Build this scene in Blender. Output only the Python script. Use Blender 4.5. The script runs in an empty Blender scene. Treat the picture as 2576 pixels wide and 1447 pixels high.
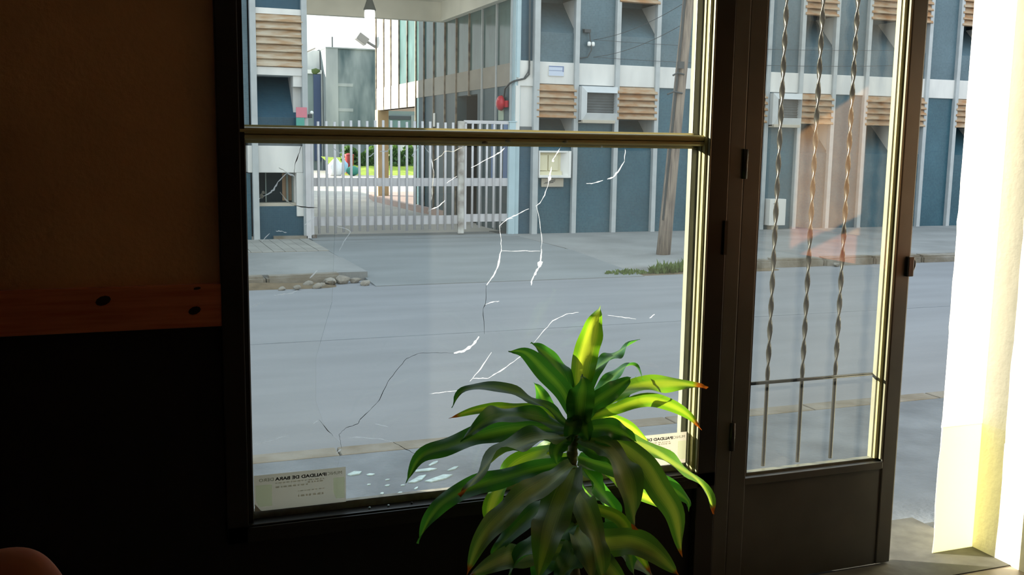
import bpy, bmesh, math, random
from mathutils import Vector, Matrix, noise
random.seed(7)
SC = bpy.context.scene
COL = SC.collection

# ------------------------------------------------------------------ camera
EYE = Vector((0, 0, 1.6))
F_PX, YAW, PITCH, ROLL = 2541.7, 0.363366, 0.1423, -0.014541
cy, sy, cp, sp = math.cos(YAW), math.sin(YAW), math.cos(PITCH), math.sin(PITCH)
fw = Vector((sy*cp, cy*cp, -sp)); r0 = Vector((cy, -sy, 0)); d0 = fw.cross(r0)
rt = math.cos(ROLL)*r0 + math.sin(ROLL)*d0
dn = -math.sin(ROLL)*r0 + math.cos(ROLL)*d0
cam = bpy.data.cameras.new('camera')
cam.sensor_width = 36; cam.lens = F_PX/2576*36; cam.clip_start = 0.02; cam.clip_end = 400
camo = bpy.data.objects.new('camera', cam); COL.objects.link(camo)
m = Matrix((rt, -dn, -fw)).transposed().to_4x4(); m.translation = EYE
camo.matrix_world = m
SC.camera = camo

# ------------------------------------------------------------------ world, sun, exposure
w = bpy.data.worlds.new('sky'); SC.world = w; w.use_nodes = True
nt = w.node_tree; nt.nodes.clear()
tc = nt.nodes.new('ShaderNodeTexCoord'); sx = nt.nodes.new('ShaderNodeSeparateXYZ')
rp = nt.nodes.new('ShaderNodeValToRGB'); bg = nt.nodes.new('ShaderNodeBackground'); ou = nt.nodes.new('ShaderNodeOutputWorld')
nt.links.new(tc.outputs['Generated'], sx.inputs[0]); nt.links.new(sx.outputs['Z'], rp.inputs[0])
e = rp.color_ramp.elements
e[0].position = 0.0; e[0].color = (1.0, 0.975, 0.93, 1)
e[1].position = 0.9; e[1].color = (0.74, 0.88, 1.0, 1)
q = e.new(0.25); q.color = (0.86, 0.95, 1.0, 1)
nt.links.new(rp.outputs[0], bg.inputs[0]); bg.inputs[1].default_value = 1.75
nt.links.new(bg.outputs[0], ou.inputs[0])
sun = bpy.data.lights.new('sun', 'SUN'); sun.energy = 18.0; sun.angle = math.radians(0.6); sun.color = (1.0, 0.92, 0.76)
suno = bpy.data.objects.new('sun', sun); COL.objects.link(suno)
suno.rotation_euler = Vector((1.757, -1.0, -0.43)).to_track_quat('-Z', 'Y').to_euler()
suno.location = (-20, 30, 12)
vs = SC.view_settings
SC.display_settings.display_device = 'sRGB'
vs.view_transform = 'Standard'; vs.look = 'None'; vs.exposure = 0.0; vs.gamma = 1.0; vs.use_curve_mapping = False
cyc = SC.cycles
cyc.max_bounces = 7; cyc.diffuse_bounces = 4; cyc.glossy_bounces = 3; cyc.transmission_bounces = 4; cyc.transparent_max_bounces = 24
cyc.sample_clamp_indirect = 5.0; cyc.use_denoising = True; cyc.caustics_reflective = False; cyc.caustics_refractive = False

# ------------------------------------------------------------------ materials
def N(t, typ, **kw):
    n = t.nodes.new(typ)
    for k, v in kw.items(): setattr(n, k, v)
    return n
def base(name):
    mt = bpy.data.materials.new(name); mt.use_nodes = True; t = mt.node_tree
    b = t.nodes['Principled BSDF']
    return mt, t, b
def mat(name, col, rough=0.6, var=0.0, scale=4.0, bump=0.0, spec=0.4, metal=0.0, col2=None, stretch=(1, 1, 1), detail=5, bscale=None):
    mt, t, b = base(name)
    b.inputs['Roughness'].default_value = rough; b.inputs['Metallic'].default_value = metal
    b.inputs['Specular IOR Level'].default_value = spec
    c = tuple(col)+(1,)
    b.inputs['Base Color'].default_value = c
    if var or col2 or bump:
        tcn = N(t, 'ShaderNodeTexCoord'); mp = N(t, 'ShaderNodeMapping'); mp.inputs['Scale'].default_value = stretch
        t.links.new(tcn.outputs['Object'], mp.inputs[0])
        nz = N(t, 'ShaderNodeTexNoise'); nz.inputs['Scale'].default_value = scale; nz.inputs['Detail'].default_value = detail
        t.links.new(mp.outputs[0], nz.inputs['Vector'])
        if var or col2:
            r = N(t, 'ShaderNodeValToRGB')
            c2 = tuple(col2)+(1,) if col2 else tuple(max(0, x*(1-var)) for x in col)+(1,)
            r.color_ramp.elements[0].position = 0.35; r.color_ramp.elements[0].color = c2
            r.color_ramp.elements[1].position = 0.65; r.color_ramp.elements[1].color = c
            t.links.new(nz.outputs['Fac'], r.inputs[0]); t.links.new(r.outputs[0], b.inputs['Base Color'])
        if bump:
            n2 = nz
            if bscale:
                n2 = N(t, 'ShaderNodeTexNoise'); n2.inputs['Scale'].default_value = bscale; n2.inputs['Detail'].default_value = 4
                t.links.new(mp.outputs[0], n2.inputs['Vector'])
            bp = N(t, 'ShaderNodeBump'); bp.inputs['Strength'].default_value = bump; bp.inputs['Distance'].default_value = 0.02
            t.links.new(n2.outputs['Fac'], bp.inputs['Height']); t.links.new(bp.outputs[0], b.inputs['Normal'])
    return mt
def tile_mat(name, c1, c2, grout, rough=0.35, size=0.03, spec=0.5):
    mt, t, b = base(name)
    tcn = N(t, 'ShaderNodeTexCoord'); sp_ = N(t, 'ShaderNodeSeparateXYZ'); ad = N(t, 'ShaderNodeMath', operation='ADD'); cb = N(t, 'ShaderNodeCombineXYZ')
    t.links.new(tcn.outputs['Object'], sp_.inputs[0]); t.links.new(sp_.outputs['X'], ad.inputs[0]); t.links.new(sp_.outputs['Y'], ad.inputs[1])
    t.links.new(ad.outputs[0], cb.inputs['X']); t.links.new(sp_.outputs['Z'], cb.inputs['Y'])
    br = N(t, 'ShaderNodeTexBrick'); br.offset = 0.0
    for k, v in (('Scale', 1.0), ('Mortar Size', size*0.06), ('Brick Width', size), ('Row Height', size), ('Mortar Smooth', 0.3), ('Bias', 0.0)): br.inputs[k].default_value = v
    br.inputs['Color1'].default_value = tuple(c1)+(1,); br.inputs['Color2'].default_value = tuple(c2)+(1,); br.inputs['Mortar'].default_value = tuple(grout)+(1,)
    t.links.new(cb.outputs[0], br.inputs['Vector'])
    nz = N(t, 'ShaderNodeTexNoise'); nz.inputs['Scale'].default_value = 1.3; nz.inputs['Detail'].default_value = 6
    t.links.new(tcn.outputs['Object'], nz.inputs['Vector'])
    r = N(t, 'ShaderNodeValToRGB'); r.color_ramp.elements[0].position = 0.3; r.color_ramp.elements[0].color = (0.78, 0.78, 0.78, 1)
    r.color_ramp.elements[1].position = 0.7; r.color_ramp.elements[1].color = (1.08, 1.08, 1.08, 1)
    t.links.new(nz.outputs['Fac'], r.inputs[0])
    mx = N(t, 'ShaderNodeMix', data_type='RGBA', blend_type='MULTIPLY'); mx.inputs['Factor'].default_value = 1
    t.links.new(br.outputs['Color'], mx.inputs['A']); t.links.new(r.outputs[0], mx.inputs['B'])
    t.links.new(mx.outputs['Result'], b.inputs['Base Color'])
    b.inputs['Roughness'].default_value = rough; b.inputs['Specular IOR Level'].default_value = spec
    return mt
def glass_mat(name, tint, dust=0.01, extra=0.0):
    mt, t, b = base(name); t.nodes.remove(b); out = t.nodes['Material Output']
    tr = N(t, 'ShaderNodeBsdfTransparent'); tr.inputs[0].default_value = tuple(tint)+(1,)
    gl = N(t, 'ShaderNodeBsdfGlossy'); gl.inputs['Roughness'].default_value = 0.0
    lw = N(t, 'ShaderNodeLayerWeight'); lw.inputs['Blend'].default_value = 0.5
    pw = N(t, 'ShaderNodeMath', operation='POWER'); pw.inputs[1].default_value = 4.0
    t.links.new(lw.outputs['Facing'], pw.inputs[0])
    ml = N(t, 'ShaderNodeMath', operation='MULTIPLY_ADD'); ml.inputs[1].default_value = 0.8; ml.inputs[2].default_value = 0.035+extra
    t.links.new(pw.outputs[0], ml.inputs[0])
    mx = N(t, 'ShaderNodeMixShader'); t.links.new(ml.outputs[0], mx.inputs[0]); t.links.new(tr.outputs[0], mx.inputs[1]); t.links.new(gl.outputs[0], mx.inputs[2])
    # a film of dust that scatters a little light forward
    df = N(t, 'ShaderNodeBsdfTranslucent'); df.inputs[0].default_value = (0.95, 0.95, 0.9, 1)
    tcn = N(t, 'ShaderNodeTexCoord'); nz = N(t, 'ShaderNodeTexNoise'); nz.inputs['Scale'].default_value = 3.0; nz.inputs['Detail'].default_value = 6
    t.links.new(tcn.outputs['Object'], nz.inputs['Vector'])
    md = N(t, 'ShaderNodeMath', operation='MULTIPLY'); md.inputs[1].default_value = dust*2
    t.links.new(nz.outputs['Fac'], md.inputs[0])
    m2 = N(t, 'ShaderNodeMixShader'); t.links.new(md.outputs[0], m2.inputs[0]); t.links.new(mx.outputs[0], m2.inputs[1]); t.links.new(df.outputs[0], m2.inputs[2])
    t.links.new(m2.outputs[0], out.inputs[0])
    return mt
def translucent_mat(name, col, tcol, mixf=0.5, rough=0.5, gloss=0.04):
    mt, t, b = base(name); out = t.nodes['Material Output']
    b.inputs['Base Color'].default_value = tuple(col)+(1,); b.inputs['Roughness'].default_value = rough; b.inputs['Specular IOR Level'].default_value = gloss*10
    tl = N(t, 'ShaderNodeBsdfTranslucent'); tl.inputs[0].default_value = tuple(tcol)+(1,)
    mx = N(t, 'ShaderNodeMixShader'); mx.inputs[0].default_value = mixf
    t.links.new(b.outputs[0], mx.inputs[1]); t.links.new(tl.outputs[0], mx.inputs[2]); t.links.new(mx.outputs[0], out.inputs[0])
    return mt
def leaf_mat(name, edge, mid, tedge, tmid, brown=0.0, stripe=0.35):
    mt, t, b = base(name); out = t.nodes['Material Output']
    uv = N(t, 'ShaderNodeUVMap'); sp_ = N(t, 'ShaderNodeSeparateXYZ'); t.links.new(uv.outputs[0], sp_.inputs[0])
    # distance from the midrib, streaked along the blade
    mp = N(t, 'ShaderNodeMapping'); mp.inputs['Scale'].default_value = (18, 0.9, 1); t.links.new(uv.outputs[0], mp.inputs[0])
    nz = N(t, 'ShaderNodeTexNoise'); nz.inputs['Scale'].default_value = 1.6; nz.inputs['Detail'].default_value = 3; t.links.new(mp.outputs[0], nz.inputs['Vector'])
    s1 = N(t, 'ShaderNodeMath', operation='SUBTRACT'); s1.inputs[1].default_value = 0.5; t.links.new(sp_.outputs['X'], s1.inputs[0])
    ab = N(t, 'ShaderNodeMath', operation='ABSOLUTE'); t.links.new(s1.outputs[0], ab.inputs[0])
    a2 = N(t, 'ShaderNodeMath', operation='MULTIPLY_ADD'); a2.inputs[1].default_value = 0.34; t.links.new(nz.outputs['Fac'], a2.inputs[0]); t.links.new(ab.outputs[0], a2.inputs[2])
    def ramp(c0, c1):
        r = N(t, 'ShaderNodeValToRGB'); el = r.color_ramp.elements
        el[0].position = stripe*0.6+0.06; el[0].color = tuple(c0)+(1,); el[1].position = stripe+0.10; el[1].color = tuple(c1)+(1,)
        t.links.new(a2.outputs[0], r.inputs[0]); return r
    ra, rb = ramp(mid, edge), ramp(tmid, tedge)
    ca, cb_ = ra.outputs[0], rb.outputs[0]
    if brown:
        br = N(t, 'ShaderNodeValToRGB'); el = br.color_ramp.elements
        el[0].position = 1.0-brown; el[0].color = (0, 0, 0, 1); el[1].position = min(0.999, 1.0-brown*0.6); el[1].color = (1, 1, 1, 1)
        t.links.new(sp_.outputs['Y'], br.inputs[0])
        def mixb(c, bc):
            mx = N(t, 'ShaderNodeMix', data_type='RGBA'); t.links.new(br.outputs[0], mx.inputs['Factor']); t.links.new(c, mx.inputs['A']); mx.inputs['B'].default_value = bc; return mx.outputs['Result']
        ca = mixb(ca, (0.16, 0.045, 0.012, 1)); cb_ = mixb(cb_, (0.45, 0.11, 0.01, 1))
    bp = N(t, 'ShaderNodeBump'); bp.inputs['Strength'].default_value = 0.35; bp.inputs['Distance'].default_value = 0.002
    t.links.new(nz.outputs['Fac'], bp.inputs['Height']); t.links.new(bp.outputs[0], b.inputs['Normal'])
    t.links.new(ca, b.inputs['Base Color']); b.inputs['Roughness'].default_value = 0.42; b.inputs['Specular IOR Level'].default_value = 0.5
    tl = N(t, 'ShaderNodeBsdfTranslucent'); t.links.new(cb_, tl.inputs[0])
    ads = N(t, 'ShaderNodeMixShader'); ads.inputs[0].default_value = 0.48
    t.links.new(b.outputs[0], ads.inputs[1]); t.links.new(tl.outputs[0], ads.inputs[2]); t.links.new(ads.outputs[0], out.inputs[0])
    return mt

# ------------------------------------------------------------------ mesh helpers
def BM(): return bmesh.new()
def box(bm, x0, x1, y0, y1, z0, z1, bev=0.0):
    vs_ = [bm.verts.new((x, y, z)) for x in (x0, x1) for y in (y0, y1) for z in (z0, z1)]
    fs = [(0, 1, 3, 2), (4, 6, 7, 5), (0, 4, 5, 1), (2, 3, 7, 6), (0, 2, 6, 4), (1, 5, 7, 3)]
    ff = [bm.faces.new([vs_[i] for i in f]) for f in fs]
    if bev:
        ed = list({e_ for f in ff for e_ in f.edges})
        bmesh.ops.bevel(bm, geom=ed, offset=bev, segments=2, affect='EDGES', profile=0.6)
def prism(bm, poly, a0, a1, axis='x'):
    """poly: 2-D outline; extruded from a0 to a1 along axis. x: (y,z)  y: (x,z)  z: (x,y)"""
    def P(p, a): return (a, p[0], p[1]) if axis == 'x' else (p[0], a, p[1]) if axis == 'y' else (p[0], p[1], a)
    A = [bm.verts.new(P(p, a0)) for p in poly]; B = [bm.verts.new(P(p, a1)) for p in poly]
    n = len(poly)
    bm.faces.new(A); bm.faces.new(B[::-1])
    for i in range(n): bm.faces.new((A[i], B[i], B[(i+1) % n], A[(i+1) % n]))
def tube(bm, pts, rad, n=8, cap=True):
    pts = [Vector(p) for p in pts]; k = len(pts)
    rads = rad if isinstance(rad, (list, tuple)) else [rad]*k
    t0 = (pts[1]-pts[0]).normalized(); up = Vector((0, 0, 1)) if abs(t0.z) < 0.9 else Vector((1, 0, 0))
    a = t0.cross(up).normalized(); rings = []
    for i, p in enumerate(pts):
        t = (pts[min(i+1, k-1)]-pts[max(i-1, 0)]).normalized()
        a = (a-t*a.dot(t)).normalized(); b = t.cross(a)
        rings.append([bm.verts.new(p+(a*math.cos(2*math.pi*j/n)+b*math.sin(2*math.pi*j/n))*rads[i]) for j in range(n)])
    for i in range(k-1):
        for j in range(n): bm.faces.new((rings[i][j], rings[i][(j+1) % n], rings[i+1][(j+1) % n], rings[i+1][j]))
    if cap: bm.faces.new(rings[0][::-1]); bm.faces.new(rings[-1])
def lathe(bm, prof, c, n=24):
    rings = [[bm.verts.new((c[0]+r*math.cos(2*math.pi*j/n), c[1]+r*math.sin(2*math.pi*j/n), c[2]+z)) for j in range(n)] for r, z in prof]
    for i in range(len(prof)-1):
        for j in range(n): bm.faces.new((rings[i][j], rings[i][(j+1) % n], rings[i+1][(j+1) % n], rings[i+1][j]))
    bm.faces.new(rings[0][::-1]); bm.faces.new(rings[-1])
def mesh_of(name, bm, m_, smooth=False):
    bmesh.ops.recalc_face_normals(bm, faces=bm.faces[:])
    me = bpy.data.meshes.new(name); bm.to_mesh(me); bm.free()
    for mm in (m_ if isinstance(m_, (list, tuple)) else [m_]): me.materials.append(mm)
    if smooth: me.polygons.foreach_set('use_smooth', [True]*len(me.polygons))
    return me
def link(o, parent):
    COL.objects.link(o)
    if parent is not None:
        o.parent = parent
        o.matrix_parent_inverse = Matrix.Translation(parent.location).inverted()   # meshes are written in world coordinates
    return o
def obj(name, bm, m_, parent=None, smooth=False, kind=None, label=None, loc=(0, 0, 0)):
    o = bpy.data.objects.new(name, mesh_of(name, bm, m_, smooth)); link(o, parent); o.location = loc
    if kind: o['kind'] = kind
    if label: o['label'] = label
    return o
def thing(name, label, cat, loc, group=None):
    o = bpy.data.objects.new(name, None); COL.objects.link(o); o.empty_display_size = 0.1
    o.location = loc; o['label'] = label; o['category'] = cat
    if group: o['group'] = group
    return o
def tag(o, label, cat, group=None):
    o['label'] = label; o['category'] = cat
    if group: o['group'] = group
    return o
def struct(name, loc=(0, 0, 0)):
    o = bpy.data.objects.new(name, None); COL.objects.link(o); o.location = loc; o['kind'] = 'structure'; o.empty_display_size = 0.1
    return o
def bx(name, m_, parent, *a, bev=0.0, **kw):
    bm = BM(); box(bm, *a, bev=bev); return obj(name, bm, m_, parent, **kw)
def pr(name, m_, parent, poly, a0, a1, axis='x', **kw):
    bm = BM(); prism(bm, poly, a0, a1, axis); return obj(name, bm, m_, parent, **kw)
def dup(o, dx=(0, 0, 0)):
    c = o.copy(); COL.objects.link(c); c.location = o.location+Vector(dx); return c

# measured curves, in metres
CRACKS = [
  ('w', 2.48, [(1.111, 1.593), (1.094, 1.573), (1.07, 1.559), (0.995, 1.522)]),
  ('w', 1.55, [(0.949, 1.496), (0.939, 1.49), (0.916, 1.474)]),
  ('w', 2.79, [(1.297, 1.593), (1.284, 1.571), (1.27, 1.551), (1.268, 1.542)]),
  ('w', 3.1, [(1.264, 1.526), (1.262, 1.511), (1.258, 1.492), (1.254, 1.47)]),
  ('w', 1.86, [(1.254, 1.47), (1.243, 1.436), (1.227, 1.411), (1.213, 1.401)]),
  ('w', 1.24, [(1.215, 1.4), (1.228, 1.349), (1.236, 1.295), (1.235, 1.263)]),
  ('w', 4.34, [(1.235, 1.263), (1.233, 1.227), (1.229, 1.208), (1.215, 1.183), (1.203, 1.161), (1.202, 1.147)]),
  ('w', 1.24, [(1.524, 1.594), (1.525, 1.571), (1.523, 1.545)]),
  ('w', 3.72, [(1.523, 1.545), (1.505, 1.517), (1.483, 1.493), (1.463, 1.487)]),
  ('w', 2.48, [(1.447, 1.483), (1.412, 1.474), (1.388, 1.473)]),
  ('w', 2.48, [(1.189, 1.393), (1.146, 1.373), (1.114, 1.361)]),
  ('w', 1.86, [(1.134, 1.364), (1.114, 1.359), (1.09, 1.34)]),
  ('w', 1.12, [(1.09, 1.34), (1.096, 1.302), (1.098, 1.267)]),
  ('w', 3.72, [(1.098, 1.267), (1.093, 1.243), (1.085, 1.207), (1.071, 1.18), (1.05, 1.153)]),
  ('d', 1.24, [(1.049, 1.153), (1.047, 1.097), (1.039, 1.076), (1.044, 0.996)]),
  ('w', 1.55, [(1.047, 1.091), (1.071, 1.098), (1.093, 1.1)]),
  ('w', 5.58, [(1.026, 0.989), (1.009, 0.966), (0.976, 0.945), (0.943, 0.94)]),
  ('d', 1.12, [(0.943, 0.94), (0.887, 0.945), (0.826, 0.946), (0.789, 0.932), (0.76, 0.9), (0.73, 0.863), (0.703, 0.807), (0.674, 0.778), (0.643, 0.751), (0.635, 0.737), (0.597, 0.727), (0.576, 0.708), (0.581, 0.682), (0.584, 0.664)]),
  ('w', 3.72, [(0.569, 0.651), (0.582, 0.661)]),
  ('d', 1.12, [(0.516, 0.76), (0.536, 0.732), (0.558, 0.705)]),
  ('w', 3.1, [(0.499, 0.748), (0.511, 0.758)]),
  ('w', 1.24, [(0.606, 0.695), (0.637, 0.694), (0.698, 0.684), (0.746, 0.668)]),
  ('d', 1.24, [(0.746, 0.668), (0.778, 0.647), (0.816, 0.624)]),
  ('w', 2.48, [(0.322, 0.699), (0.37, 0.707), (0.421, 0.719)]),
  ('w', 2.48, [(0.391, 1.147), (0.418, 1.15), (0.444, 1.152), (0.458, 1.159)]),
  ('w', 1.24, [(0.317, 1.113), (0.338, 1.12), (0.357, 1.129)]),
  ('w', 3.1, [(0.352, 1.429), (0.387, 1.449), (0.395, 1.457), (0.406, 1.478), (0.432, 1.503)]),
  ('g', 2.48, [(0.412, 1.449), (0.431, 1.424), (0.452, 1.409)]),
  ('d', 1.86, [(0.452, 1.409), (0.494, 1.403), (0.519, 1.402)]),
  ('d', 1.55, [(0.454, 1.494), (0.455, 1.525), (0.466, 1.557), (0.476, 1.586)]),
  ('g', 1.55, [(0.41, 1.519), (0.432, 1.506)]),
  ('w', 3.72, [(0.432, 1.506), (0.454, 1.494)]),
  ('w', 2.48, [(0.482, 1.353), (0.497, 1.365), (0.512, 1.377)]),
  ('w', 2.48, [(0.398, 1.336), (0.413, 1.335), (0.429, 1.331)]),
  ('w', 1.86, [(0.38, 1.329), (0.357, 1.305)]),
  ('w', 1.55, [(0.574, 1.348), (0.61, 1.336), (0.617, 1.33), (0.596, 1.3), (0.583, 1.273)]),
  ('w', 2.48, [(0.517, 1.216), (0.494, 1.194)]),
  ('w', 3.1, [(0.564, 1.58), (0.569, 1.574), (0.58, 1.57), (0.586, 1.563), (0.601, 1.57)]),
  ('w', 1.86, [(0.672, 1.552), (0.691, 1.564)]),
  ('w', 2.48, [(0.707, 1.569), (0.731, 1.57), (0.738, 1.582)]),
  ('w', 3.72, [(0.833, 1.592), (0.82, 1.574), (0.806, 1.556)]),
  ('w', 2.48, [(0.843, 1.588), (0.861, 1.565), (0.87, 1.535), (0.875, 1.505)]),
  ('g', 2.48, [(0.875, 1.505), (0.871, 1.471), (0.87, 1.444), (0.865, 1.411), (0.856, 1.385)]),
  ('w', 2.48, [(0.861, 1.39), (0.893, 1.405), (0.911, 1.422)]),
  ('g', 1.55, [(0.874, 1.543), (0.899, 1.558), (0.91, 1.571), (0.938, 1.571), (0.976, 1.589)]),
  ('w', 3.1, [(0.782, 1.56), (0.794, 1.544)]),
  ('w', 1.36, [(1.372, 1.051), (1.327, 1.047), (1.279, 1.027), (1.242, 0.989), (1.216, 0.959)]),
  ('w', 1.24, [(1.196, 0.937), (1.145, 0.899)]),
  ('w', 2.48, [(1.145, 0.899), (1.099, 0.871), (1.06, 0.851)]),
  ('w', 1.36, [(1.06, 0.851), (1.033, 0.852), (1.006, 0.854)]),
  ('w', 1.86, [(1.069, 0.935), (1.033, 0.884), (0.997, 0.845)]),
  ('w', 2.48, [(1.636, 1.019), (1.655, 1.031)]),
  ('w', 1.12, [(1.478, 1.036), (1.53, 1.028), (1.584, 1.018)]),
  ('w', 1.24, [(0.861, 0.814), (0.907, 0.816), (0.956, 0.817)]),
  ('w', 1.36, [(0.689, 0.732), (0.73, 0.719)]),
  ('w', 0.99, [(1.098, 1.261), (1.163, 1.259), (1.231, 1.257)]),
]
PANE_EDGE = [(0.585, 1.59), (0.575, 1.429), (0.567, 1.263), (0.56, 1.119), (0.535, 1.036), (0.51, 0.952), (0.508, 0.817), (0.528, 0.753), (0.559, 0.703), (0.582, 0.68), (0.585, 0.662), (0.57, 0.599), (0.566, 0.489)]
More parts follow.
